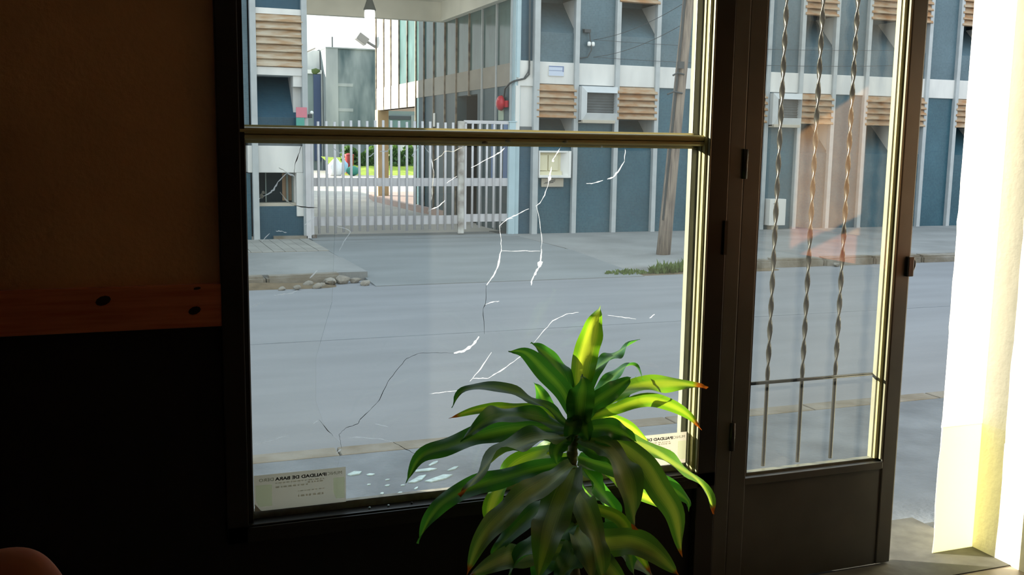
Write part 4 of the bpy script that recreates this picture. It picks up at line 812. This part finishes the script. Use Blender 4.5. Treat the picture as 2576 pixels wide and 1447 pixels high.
tag(bx('blue_panel', m_blue, None, SXW-0.03, SXW, 16.97, 17.17, 0.85, 1.95), 'narrow blue upright panel on the driveway wall, right of the pair by the gate post', 'panel', 'blue panels behind the small gate')
tag(bx('white_switch', m_porcelain, None, SXW-0.03, SXW, 21.55, 21.68, 1.92, 2.22, bev=0.01), 'small white wall light on the driveway wall beyond the dark doorway', 'wall light')
wc = thing('utility_cabinet', 'white utility cabinet standing at the foot of the facade seen through the door glass', 'cabinet', (11.76, FY-0.1, 0.05))
bx('body', m_white, wc, 11.575, 11.945, FY-0.20, FY, 0.085, 0.595, bev=0.008); bx('plinth', m_beige, wc, 11.68, 11.83, FY-0.14, FY, 0.0, 0.09); bx('lock', m_cable, wc, 11.66, 11.70, FY-0.207, FY-0.198, 0.50, 0.515)

# ------------------------------------------------------------------ left wing
lw_ = thing('gatehouse_wing', 'blue tiled wing with a long rusty louvre and guard window, left of the gate', 'building', (1.9, FY, 0))
bx('body', m_tdark, lw_, -40, 2.62, FY+0.85, 25.0, -0.1, HR-0.05); bx('end_wall', m_white, lw_, 2.55, 2.74, FY+0.1, 25.0, -0.1, HR)
bx('parapet', m_white, lw_, -40, 2.74, FY-0.03, FY+0.9, HR-0.25, HR)
for i in range(8):
    xb = 1.86-i*0.82
    bx('tile_panel', m_tup, lw_, xb-0.82+0.04, xb-0.02, FY, FY+0.9, 1.6, HR); bx('tile_panel', m_tdark if i else m_tlow, lw_, xb-0.82+0.04, xb-0.02, FY, FY+0.9, -0.05, 1.06)
    if i: bx('band_panel', m_white, lw_, xb-0.82+0.04, xb-0.02, FY-0.03, FY+0.1, 1.06, 1.6)
    bx('mullion', m_mull, lw_, xb-0.82-0.04, xb-0.82+0.045, FY-0.09, FY+0.05, -0.02, HR)
bx('mullion', m_mull, lw_, 1.868, 1.962, FY-0.10, FY+0.05, -0.02, HR, bev=0.006)
bx('mullion', m_mull, lw_, 2.672, 2.760, FY-0.085, FY+0.3, -0.02, HR, bev=0.006)
X0, X1 = 1.955, 2.68
bx('tile_panel', m_tdark, lw_, X0, X1, FY+0.02, FY+0.9, 3.575, HR)
bx('louvre_head', m_white, lw_, X0, X1, FY-0.05, FY+0.05, 3.555, 3.645)
louvre(lw_, X0, X1-0.0, 2.745, 3.555, 7, m_louvw, FY-0.01, 0.075)
bx('louvre_sill', m_white, lw_, X0, X1, FY-0.06, FY+0.4, 2.61, 2.735, bev=0.005)
bx('white_block', m_white, lw_, 2.535, 2.68, FY-0.04, FY+0.2, 2.44, 2.615)
sloped(lw_, m_tdark, X0, X1, 1.52, 1.95, 2.61, 2.72, 0.60, FY+0.02)
bx('lintel_gap', m_grille, lw_, 1.82, X1, FY+0.01, FY+0.3, 1.497, 1.545)
bx('window_hood', m_white, lw_, 1.800, 2.672, FY-0.05, FY+0.3, 1.068, 1.497, bev=0.012)
bx('window_cheek', m_white, lw_, 2.562, 2.690, FY-0.045, FY+0.3, 0.36, 1.07, bev=0.012)
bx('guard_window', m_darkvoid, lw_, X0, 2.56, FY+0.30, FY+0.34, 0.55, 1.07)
for x, w_ in ((2.10, 0.018), (2.44, 0.03), (2.53, 0.02)): bx('window_bar', m_greenwall, lw_, x, x+w_, FY+0.24, FY+0.29, 0.56, 1.07)
bx('inner_curtain', m_louvb, lw_, 2.38, 2.55, FY+0.29, FY+0.30, 0.6, 1.05)
bx('window_sill', m_beige, lw_, X0, 2.56, FY+0.02, FY+0.34, 0.52, 0.575)
bx('tile_panel', m_tdark, lw_, X0, X1, FY, FY+0.9, -0.05, 0.525)
bx('plinth_step', m_kerb, lw_, 2.18, 2.72, FY-0.12, FY, -0.02, 0.045)
fl = thing('warning_sheet', 'faded red over green square sheets hanging on the mullion left of the gate', 'sign', (2.65, FY-0.11, 1.78))
bx('red_sheet', m_pink, fl, 2.562, 2.735, FY-0.118, FY-0.11, 1.953, 2.115); bx('green_sheet', m_green, fl, 2.562, 2.692, FY-0.116, FY-0.108, 1.785, 1.950)
il = thing('gate_lamp', 'small dark lamp with white lens on the gate side of the mullion', 'lamp', (2.79, FY-0.1, 1.98))
bx('housing', m_cable, il, 2.762, 2.82, FY-0.12, FY-0.03, 1.95, 2.01, bev=0.008); bm = BM(); bmesh.ops.create_icosphere(bm, subdivisions=2, radius=0.03, matrix=Matrix.Translation((2.815, FY-0.10, 2.035))); obj('lens', bm, m_porcelain, il, smooth=True)

# ------------------------------------------------------------------ canopy over the driveway with its lamp
cn = thing('driveway_canopy', 'flat pale concrete canopy spanning the driveway between the two wings', 'canopy', (4.5, 18.8, 4.07))
bx('slab', m_canopy, cn, 2.74, 6.36, FY+0.1, 20.9, 4.46, 4.70)
bx('edge_beam', m_canopy, cn, 2.74, 6.34, 20.70, 20.90, 4.075, 4.47)
bx('side_beam', m_canopy, cn, 6.20, 6.345, FY+0.12, 20.70, 4.075, 4.46)
bx('front_fascia', m_canopy, cn, 2.74, 6.36, FY-0.02, FY+0.12, 4.40, 4.75)
pl_ = thing('pendant_lamp', 'lit pendant lamp with grey cone cap under the driveway canopy', 'lamp', (4.32, 19.0, 3.82))
bm = BM(); lathe(bm, [(0.02, 0.22), (0.035, 0.21), (0.06, 0.14), (0.10, 0.02), (0.118, -0.02), (0.112, -0.035), (0.02, -0.03)], (4.318, 19.0, 4.03), 20); obj('cap', bm, m_lampgrey, pl_, smooth=True)
bm = BM(); lathe(bm, [(0.092, 0.0), (0.098, -0.05), (0.098, -0.12), (0.085, -0.165), (0.055, -0.185), (0.01, -0.192)], (4.318, 19.0, 4.00), 20); obj('bulb', bm, m_bulb, pl_, smooth=True)
bm = BM(); tube(bm, [(4.318, 19.0, 4.24), (4.318, 19.0, 4.46)], 0.014, 8); obj('rod', bm, m_lampgrey, pl_)
lb_ = bpy.data.lights.new('bulb_light', 'POINT'); lb_.energy = 25; lb_.shadow_soft_size = 0.1; lb_.color = (1, 0.97, 0.9); lo_ = bpy.data.objects.new('bulb_light', lb_); link(lo_, pl_); lo_.location = (4.318, 19.0, 3.72)
fd = thing('floodlight', 'grey floodlight on a short arm at the far end of the white upper wall', 'floodlight', (SXW, 27.2, 4.15))
bm = BM(); tube(bm, [(6.36, 27.15, 4.06), (6.18, 27.2, 4.17), (6.06, 27.25, 4.25)], 0.035, 8); obj('arm', bm, m_flood, fd)
bm = BM(); box(bm, -0.15, 0.15, -0.14, 0.14, -0.10, 0.10, bev=0.02); bmesh.ops.transform(bm, matrix=Matrix.Translation((5.98, 27.25, 4.28)) @ Matrix.Rotation(0.6, 4, 'Y'), verts=bm.verts[:]); obj('head', bm, m_flood, fd)

# ------------------------------------------------------------------ gates
gt = thing('driveway_gate', 'wide pale grey sliding bar gate with two flat rails across the driveway', 'gate', (4.1, FY, 0.05))
bm0 = BM(); tube(bm0, [(2.927, FY-0.02, 0.07), (2.927, FY-0.02, 1.90)], 0.022, 8); me = mesh_of('bar', bm0, m_gate, True)
nb = 18
for i in range(nb):
    o = bpy.data.objects.new('bar', me); link(o, gt); o.location = (i*0.1352, 0, random.uniform(-0.012, 0.012)+(0.03 if i > 3 else 0))
bx('flat_rail', m_gate, gt, 2.83, 5.34, FY-0.002, FY+0.012, 0.845, 0.985); bx('flat_rail', m_gate, gt, 2.83, 5.34, FY-0.002, FY+0.012, 0.195, 0.345)
bx('end_stile', m_gate, gt, 2.80, 2.845, FY-0.03, FY+0.02, 0.06, 1.60)
bx('meeting_stile', m_gatedirty, gt, 5.322, 5.425, FY-0.045, FY+0.03, 0.03, 1.955, bev=0.006)
bx('stop_box', m_gate, gt, 4.905, 4.985, FY-0.04, FY+0.0, 1.70, 1.80)
gp = thing('gate_post', 'pale grey square gate post left of the sliding gate', 'post', (2.76, FY-0.08, 0)); bx('shaft', m_gate, gp, 2.70, 2.785, FY-0.12, FY-0.09, 0.0, 1.62, bev=0.006); bx('guide', m_gate, gp, 2.785, 2.83, FY-0.10, FY-0.03, 0.05, 1.62, bev=0.004); bx('foot', m_gatedirty, gp, 2.80, 2.87, FY-0.10, FY, 0.0, 0.06)
g2 = thing('pedestrian_gate', 'narrow pale bar gate with a top rail beside the building corner', 'gate', (5.85, FY, 0.05))
bm0 = BM(); tube(bm0, [(5.585, FY-0.0, 0.12), (5.585, FY-0.0, 1.94)], 0.021, 8); me = mesh_of('bar', bm0, m_gate, True)
for i in range(5):
    o = bpy.data.objects.new('bar', me); link(o, g2); o.location = (i*0.131, 0, 0)
bx('top_rail', m_gate, g2, 5.425, 6.30, FY-0.02, FY+0.02, 1.915, 1.972, bev=0.006); bx('flat_rail', m_gate, g2, 5.43, 6.27, FY+0.012, FY+0.026, 0.845, 0.985); bx('flat_rail', m_gate, g2, 5.43, 6.27, FY+0.012, FY+0.026, 0.225, 0.36)
bx('hinge_stile', m_gate, g2, 5.435, 5.475, FY-0.02, FY+0.02, 0.1, 1.93)
p2 = thing('corner_gate_post', 'pale blue square post of the small gate at the building corner', 'post', (6.3, FY, 0)); bx('shaft', m_bluepost, p2, 6.245, 6.36, FY-0.05, FY+0.05, 0.0, 1.955, bev=0.006); bx('cap', m_bluepost, p2, 6.23, 6.375, FY-0.06, FY+0.06, 1.955, 1.975)

# ------------------------------------------------------------------ courtyard behind the gate
bx('yard_ground', m_yard, None, -40, 60, 17.15, 90, -0.3, 0.0, kind='structure')
tag(bx('added_shade_wall', m_white, None, 2.45, 2.72, 25.0, 34.0, -0.1, 1.0), 'unseen low white wall added to shade the driveway floor', 'wall')  # out of view, added so its shadow crosses the driveway floor
gl_ = BM(); g = []
for i in range(25):
    g.append([gl_.verts.new((9.35+i*0.5, 46.6+j*1.0, -0.02+0.13*j+0.10*noise.noise(Vector((i*0.7, j*0.9, 3))))) for j in range(7)])
for i in range(24):
    for j in range(6): gl_.faces.new((g[i][j], g[i+1][j], g[i+1][j+1], g[i][j+1]))
o = obj('lawn', gl_, m_lawn, smooth=True); o['kind'] = 'stuff'; tag(o, 'sunlit bright green lawn bank at the end of the courtyard', 'lawn')
def hedge(name, x0, x1, y, z0, z1, d, n, label):
    bm = BM(); rr = random.Random(11)
    for i in range(n):
        u = rr.random(); x = x0+(x1-x0)*u; zt = z0+(z1-z0)*(0.8+0.2*math.sin(u*9)+0.1*rr.random())
        z = z0+(zt-z0)*rr.random()**0.7; yy = y+d*(rr.random()-0.5)*(1-0.4*(z-z0)/(z1-z0)); s = rr.uniform(0.05, 0.11)
        R = Matrix.Rotation(rr.uniform(0, 6.28), 3, 'Z') @ Matrix.Rotation(rr.uniform(-1, 1), 3, 'X')
        q = [bm.verts.new(Vector((x, yy, z))+R @ Vector(p)*s) for p in ((-0.5, 0, -1), (0.5, 0, -1), (0.8, 0.2, 0.1), (0, 0, 1.1), (-0.8, 0.2, 0.1))]
        bm.faces.new(q)
    return tag(obj(name, bm, m_hedge), label, 'hedge')
hedge('hedge', 9.95, 11.75, 50.0, 0.3, 1.25, 1.1, 2600, 'dark green hedge behind the lawn, left of the porch column')
hedge('hedge', 12.35, 13.5, 50.0, 0.3, 1.35, 1.1, 1500, 'dark green hedge showing between the porch column and the white wall')
sk = BM(); bmesh.ops.create_icosphere(sk, subdivisions=3, radius=0.42, matrix=Matrix.Translation((8.82, 46, 0.34)) @ Matrix.Diagonal((0.85, 0.7, 1.15, 1)))
for v in sk.verts:
    if v.co.z > 0.45: v.co.x += (8.86-v.co.x)*min(1, (v.co.z-0.45)*1.6); v.co.y += (46-v.co.y)*min(1, (v.co.z-0.45)*1.6)
    v.co.z = max(0, v.co.z); v.co += Vector((1, 1, 0.6))*noise.noise(v.co*5)*0.05
tag(obj('white_sack', sk, m_sack, smooth=True), 'full white sack standing in the courtyard beside the lawn', 'sack')
def blob(name, c, r, m_, label, cat, d=(1, 1, 1), seed=0):
    bm = BM(); bmesh.ops.create_icosphere(bm, subdivisions=3, radius=r, matrix=Matrix.Translation(c) @ Matrix.Diagonal((*d, 1)))
    for v in bm.verts:
        v.co += Vector((1, 1, 1))*noise.noise(v.co*4+Vector((seed, 0, 0)))*r*0.22
        if (v.co-Vector(c)).z > r*0.6*d[2]: v.co.x = c[0]+(v.co.x-c[0])*0.6
    return tag(obj(name, bm, m_, smooth=True), label, cat)
blob('pale_bag', (9.33, 46.45, 0.42), 0.20, m_bagblue, 'pale blue bag leaning on the white sack', 'bag', (0.9, 0.8, 1.5), 3)
blob('green_bag', (9.62, 45.9, 0.24), 0.28, m_baggreen, 'dark green rubbish bag on the ground right of the white sack', 'bag', (1.1, 0.8, 0.8), 5)
rb = thing('red_bin', 'dark red bin standing behind the green bag', 'bin', (9.66, 46.9, 0.06))
bm = BM(); lathe(bm, [(0.17, 0.0), (0.21, 0.80), (0.22, 0.82), (0.02, 0.83)], (9.66, 46.9, 0.08), 16); obj('drum', bm, m_bin, rb, smooth=True); bm = BM(); lathe(bm, [(0.23, 0), (0.22, 0.05), (0.1, 0.10), (0.01, 0.11)], (9.66, 46.9, 0.91), 16); obj('lid', bm, m_bin, rb, smooth=True)
cbd = thing('concrete_block', 'tall stained grey concrete building at the end of the courtyard', 'building', (11, 54, 0.4))
bx('front_wall', m_concrete, cbd, 9.93, 12.62, 54.0, 62, 0.0, 6.36); bx('corner_pier', m_concretel, cbd, 9.91, 10.55, 53.93, 54.1, 0.0, 6.40)
bx('coping', m_concretel, cbd, 9.9, 12.65, 53.9, 62, 6.36, 6.42)
for z in (4.42, 3.12): bx('pale_patch', m_concretel, cbd, 10.55, 11.35, 53.985, 54.01, z, z+0.16)
bx('low_wing', m_greenwall, cbd, 12.62, 17.5, 54.2, 60, 0.0, 4.6)
bx('opening_lintel', m_cable, cbd, 13.35, 14.5, 54.08, 54.22, 2.75, 2.95); bx('opening', mat('teal_shutter', (0.16, 0.26, 0.25), 0.6, var=0.2), cbd, 13.3, 14.55, 54.12, 54.25, 1.8, 2.78); bx('opening_jamb', m_concretel, cbd, 14.55, 14.95, 54.05, 54.25, 1.3, 3.0)
bx('white_wall', m_white, cbd, 13.7, 15.6, 53.4, 53.6, 0.2, 1.75)
an = BM(); tube(an, [(10.37, 54.5, 6.36), (10.37, 54.5, 7.0)], 0.035, 6); tag(obj('antenna_rod', an, m_cable), 'thin rod standing on the concrete building roof', 'rod')
ch = thing('side_house', 'low house with white gable and navy door left of the concrete building', 'house', (9.2, 55, 0.4))
bx('wall', m_greenwall, ch, 7.0, 9.88, 55.0, 62, 0.0, 5.15); bx('fascia', m_white, ch, 7.0, 9.88, 54.9, 55.1, 5.08, 5.28)
pr('gable', m_white, ch, [(7.6, 5.25), (9.89, 5.25), (9.89, 6.33), (9.55, 6.35), (7.6, 5.45)], 55.6, 61, 'y'); pr('roof', m_roof, ch, [(7.5, 5.45), (9.7, 6.45), (9.7, 6.52), (7.5, 5.52)], 55.8, 61.2, 'y')
bx('door', m_navy, ch, 9.43, 9.80, 54.9, 55.05, 0.5, 5.05); bx('door_post', m_concretel, ch, 9.82, 9.90, 54.88, 55.05, 0.0, 5.1)
blob('roof_vent', (9.55, 54.95, 5.22), 0.20, m_weed, 'rounded dark plant tuft on the ledge beside the concrete building', 'plant', (1.3, 0.6, 0.8), 8)

# ------------------------------------------------------------------ leaning utility pole
up_ = thing('utility_pole', 'leaning weathered wooden utility pole on the far pavement', 'pole', (7.45, 13.24, 0))
bm = BM(); tube(bm, [(7.445+0.0715*z, 13.24, z) for z in (-0.1, 0.5, 1.2, 2, 3, 4, 5, 6.5, 8)], [0.108, 0.102, 0.096, 0.090, 0.086, 0.083, 0.08, 0.076, 0.072], 14)
obj('shaft', bm, m_pole, up_, smooth=True)
bm = BM(); tube(bm, [(7.445+0.0715*z-0.085, 13.19, z) for z in (0.5, 1.5, 2.5, 3.5, 4.5, 6, 7.8)], 0.018, 6); obj('riser_cable', bm, m_cable, up_)
for z, dx_ in ((2.62, -0.09), (2.35, -0.12), (4.9, 0)):
    bm = BM(); tube(bm, [(7.445+0.0715*z+dx_*2.0, 13.16, z-0.02), (7.445+0.0715*z+dx_*1.2, 13.15, z+0.02), (7.445+0.0715*z, 13.15, z)], 0.014, 6); obj('hook', bm, m_cable, up_)
bx('junction', m_cable, up_, 7.52, 7.60, 13.10, 13.17, 2.70, 2.80)

# ------------------------------------------------------------------ dracaena in front of the window
dp = thing('dracaena_plant', 'tall variegated dracaena in front of the broken window', 'plant', (1.25, 2.715, 0))
bm = BM(); lathe(bm, [(0.080, 0.0), (0.095, 0.02), (0.115, 0.15), (0.124, 0.155), (0.124, 0.182), (0.112, 0.182), (0.110, 0.16), (0.01, 0.158)], (1.255, 2.715, 0.0), 28); obj('pot', bm, m_terracotta, dp, smooth=True)
bm = BM(); lathe(bm, [(0.109, 0.0), (0.107, 0.012), (0.06, 0.02), (0.01, 0.022)], (1.255, 2.715, 0.155), 24); obj('soil', bm, m_earth, dp, smooth=True)
T = [Vector((1.256, 2.715, 0.15))]+[Vector(p) for p in TRUNK[::-1]]
P, R_ = [], []
for i in range(len(T)-1):
    for k in range(8):
        f = k/8; P.append(T[i].lerp(T[i+1], f)); R_.append((0.0165 if P[-1].z < 0.66 else 0.0165-(P[-1].z-0.66)*0.05)*(1+0.09*math.cos(k*math.pi)))
P.append(T[-1]); R_.append(0.008)
bm = BM(); tube(bm, P, R_, 10); obj('stem', bm, m_stem, dp, smooth=True)
def catmull(pts, n):
    p = [Vector(q) for q in pts]; p = [p[0]*2-p[1]]+p+[p[-1]*2-p[-2]]; out = []
    segs = len(p)-3
    for i in range(n+1):
        t = i/n*segs; k = min(int(t), segs-1); f = t-k; a, b, c, d = p[k:k+4]
        out.append(0.5*((2*b)+(c-a)*f+(2*a-5*b+4*c-d)*f*f+(3*b-a-3*c+d)*f**3))
    return out
def leaf(W_, roll, kind, pts, seed, label=None):
    rr = random.Random(seed); n = 30; sp_ = catmull(pts, n)
    L_ = [0]
    for i in range(n): L_.append(L_[-1]+(sp_[i+1]-sp_[i]).length)
    bm = BM(); uvl = bm.loops.layers.uv.new('UVMap'); rows = []; data = {}
    ph, amp = rr.uniform(0, 6), rr.uniform(0.09, 0.22)
    fold = rr.uniform(0.06, 0.20); twist = rr.uniform(-38, 38); f2 = rr.uniform(17, 27)
    for i, p in enumerate(sp_):
        t = L_[i]/L_[-1]
        tg = (sp_[min(i+1, n)]-sp_[max(i-1, 0)]).normalized()
        view = (EYE-p).normalized(); out = Vector((p.x-1.25, p.y-2.72, 0)); out = out.normalized() if out.length > 0.02 else Vector((0, -1, 0))
        nrm = (view*0.8+Vector((0, 0, 0.55))+out*0.15).normalized(); nrm = (nrm-tg*nrm.dot(tg))
        nrm = nrm.normalized() if nrm.length > 0.05 else Vector((0, -1, 0))
        nrm = Matrix.Rotation(math.radians(roll*(0.5+0.8*t)+twist*max(0, t-0.35)*1.4+8*math.sin(t*f2*0.5+ph)), 3, tg) @ nrm
        sd = tg.cross(nrm).normalized()
        w_ = W_*0.58*max(0.02, (0.5+0.5*math.sin(min(1, t/0.45)*math.pi/2))*(1-max(0, (t-0.5)/0.5)**2.3))*(1.0 if t < 0.96 else 0.6)
        row = []
        for j in range(7):
            u = (j-3)/3
            wav = math.sin(t*rr_freq(seed)+ph+(0.9 if u > 0 else 0))*amp*abs(u)**2*(W_*0.9)+math.sin(t*f2+ph*2+(2.1 if u > 0 else 0))*0.07*abs(u)**3*W_
            v = bm.verts.new(p+sd*u*w_+nrm*(abs(u)*w_*fold*2.0+wav)); row.append(v); data[v] = (0.5+u*0.5, t)
        rows.append(row)
    for i in range(n):
        for j in range(6):
            f = bm.faces.new((rows[i][j], rows[i][j+1], rows[i+1][j+1], rows[i+1][j]))
            for lp in f.loops: lp[uvl].uv = data[lp.vert]
    me = bpy.data.meshes.new('leaf'); bm.to_mesh(me); bm.free(); me.materials.append(LM[kind])
    me.polygons.foreach_set('use_smooth', [True]*len(me.polygons))
    o = bpy.data.objects.new('leaf', me); link(o, dp)
    if label: o['label'] = label
    return o
def rr_freq(seed): return 11+(seed*7 % 9)
for i, (W_, roll, kind, pts) in enumerate(LEAVES):
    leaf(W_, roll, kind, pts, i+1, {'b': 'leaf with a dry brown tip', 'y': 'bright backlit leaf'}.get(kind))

# ------------------------------------------------------------------ hand of the person holding the camera, only a fingertip shows
hd = thing('hand', 'reddish fingertip of a hand at the bottom left corner of the view', 'hand', HAND_ORG)
m_skin = mat('reddish_skin', (0.62, 0.19, 0.09), 0.75, var=0.12, scale=60, bump=0.05); m_skin.node_tree.nodes['Principled BSDF'].inputs['Subsurface Weight'].default_value = 0.15
m_skin.node_tree.nodes['Principled BSDF'].inputs['Subsurface Radius'].default_value = (0.01, 0.003, 0.001)
hr, hu, hf = rt.normalized(), -dn.normalized(), fw.normalized()
def HP(a, b, c): return Vector(HAND_TIP)+hr*(a*1.1-0.0015)+hu*(b*1.1-0.0032)+hf*c*1.1
verts, edges, rads = [], [], []
def hv(p, r, par=None):
    verts.append(p); rads.append(r*1.06)
    if par is not None: edges.append((par, len(verts)-1))
    return len(verts)-1
wr0 = hv(HP(-0.050, -0.215, -0.055), 0.026); wr1 = hv(HP(-0.045, -0.180, -0.042), 0.027, wr0); palm = hv(HP(-0.036, -0.135, -0.028), 0.031, wr1)
k0 = hv(HP(-0.020, -0.092, -0.012), 0.0125, palm)
a = hv(HP(-0.008, -0.052, 0.000), 0.0100, k0); b = hv(HP(-0.002, -0.024, 0.002), 0.0092, a); c = hv(HP(0.0, -0.006, 0.0), 0.0086, b); d = hv(HP(0.0, 0.0, 0.0), 0.0074, c); d = hv(HP(-0.0005, 0.0042, 0.0), 0.0056, d); d = hv(HP(-0.001, 0.0066, 0.0), 0.0030, d)
for dx_, ln, rr in ((-0.034, 0.92, 0.0125), (-0.053, 0.84, 0.012), (-0.070, 0.70, 0.0105)):
    k = hv(HP(dx_-0.004, -0.098, -0.010), rr, palm); a = hv(HP(dx_, -0.098+0.030*ln, 0.022), rr*0.82, k); b = hv(HP(dx_+0.003, -0.104+0.010*ln, 0.044), rr*0.76, a); c = hv(HP(dx_+0.005, -0.122, 0.040), rr*0.68, b)
t0_ = hv(HP(-0.012, -0.150, -0.020), 0.0145, palm); t1 = hv(HP(0.010, -0.128, -0.004), 0.0115, t0_); t2 = hv(HP(0.018, -0.103, 0.010), 0.0105, t1); t3 = hv(HP(0.016, -0.085, 0.016), 0.0085, t2)
me = bpy.data.meshes.new('skin'); me.from_pydata([tuple(v) for v in verts], edges, [])
ho = bpy.data.objects.new('skin', me); COL.objects.link(ho)
sk_ = ho.modifiers.new('Skin', 'SKIN'); sk_.use_smooth_shade = True
for i, sv in enumerate(me.skin_vertices[0].data): sv.radius = (rads[i], rads[i]); sv.use_root = (i == palm)
ss = ho.modifiers.new('Sub', 'SUBSURF'); ss.levels = 3; ss.render_levels = 3
dg = bpy.context.evaluated_depsgraph_get(); me2 = bpy.data.meshes.new_from_object(ho.evaluated_get(dg)); me2.materials.clear(); me2.materials.append(m_skin)
me2.polygons.foreach_set('use_smooth', [True]*len(me2.polygons))
bpy.data.objects.remove(ho)
link(bpy.data.objects.new('skin', me2), hd)
bm = BM(); bmesh.ops.create_icosphere(bm, subdivisions=2, radius=1, matrix=Matrix.Translation(HP(-0.0004, -0.004, 0.0066)) @ Matrix((hr, hu, hf)).transposed().to_4x4() @ Matrix.Diagonal((0.0056, 0.0075, 0.0022, 1))); obj('fingernail', bm, mat('nail', (0.55, 0.28, 0.2), 0.3), hd, smooth=True)
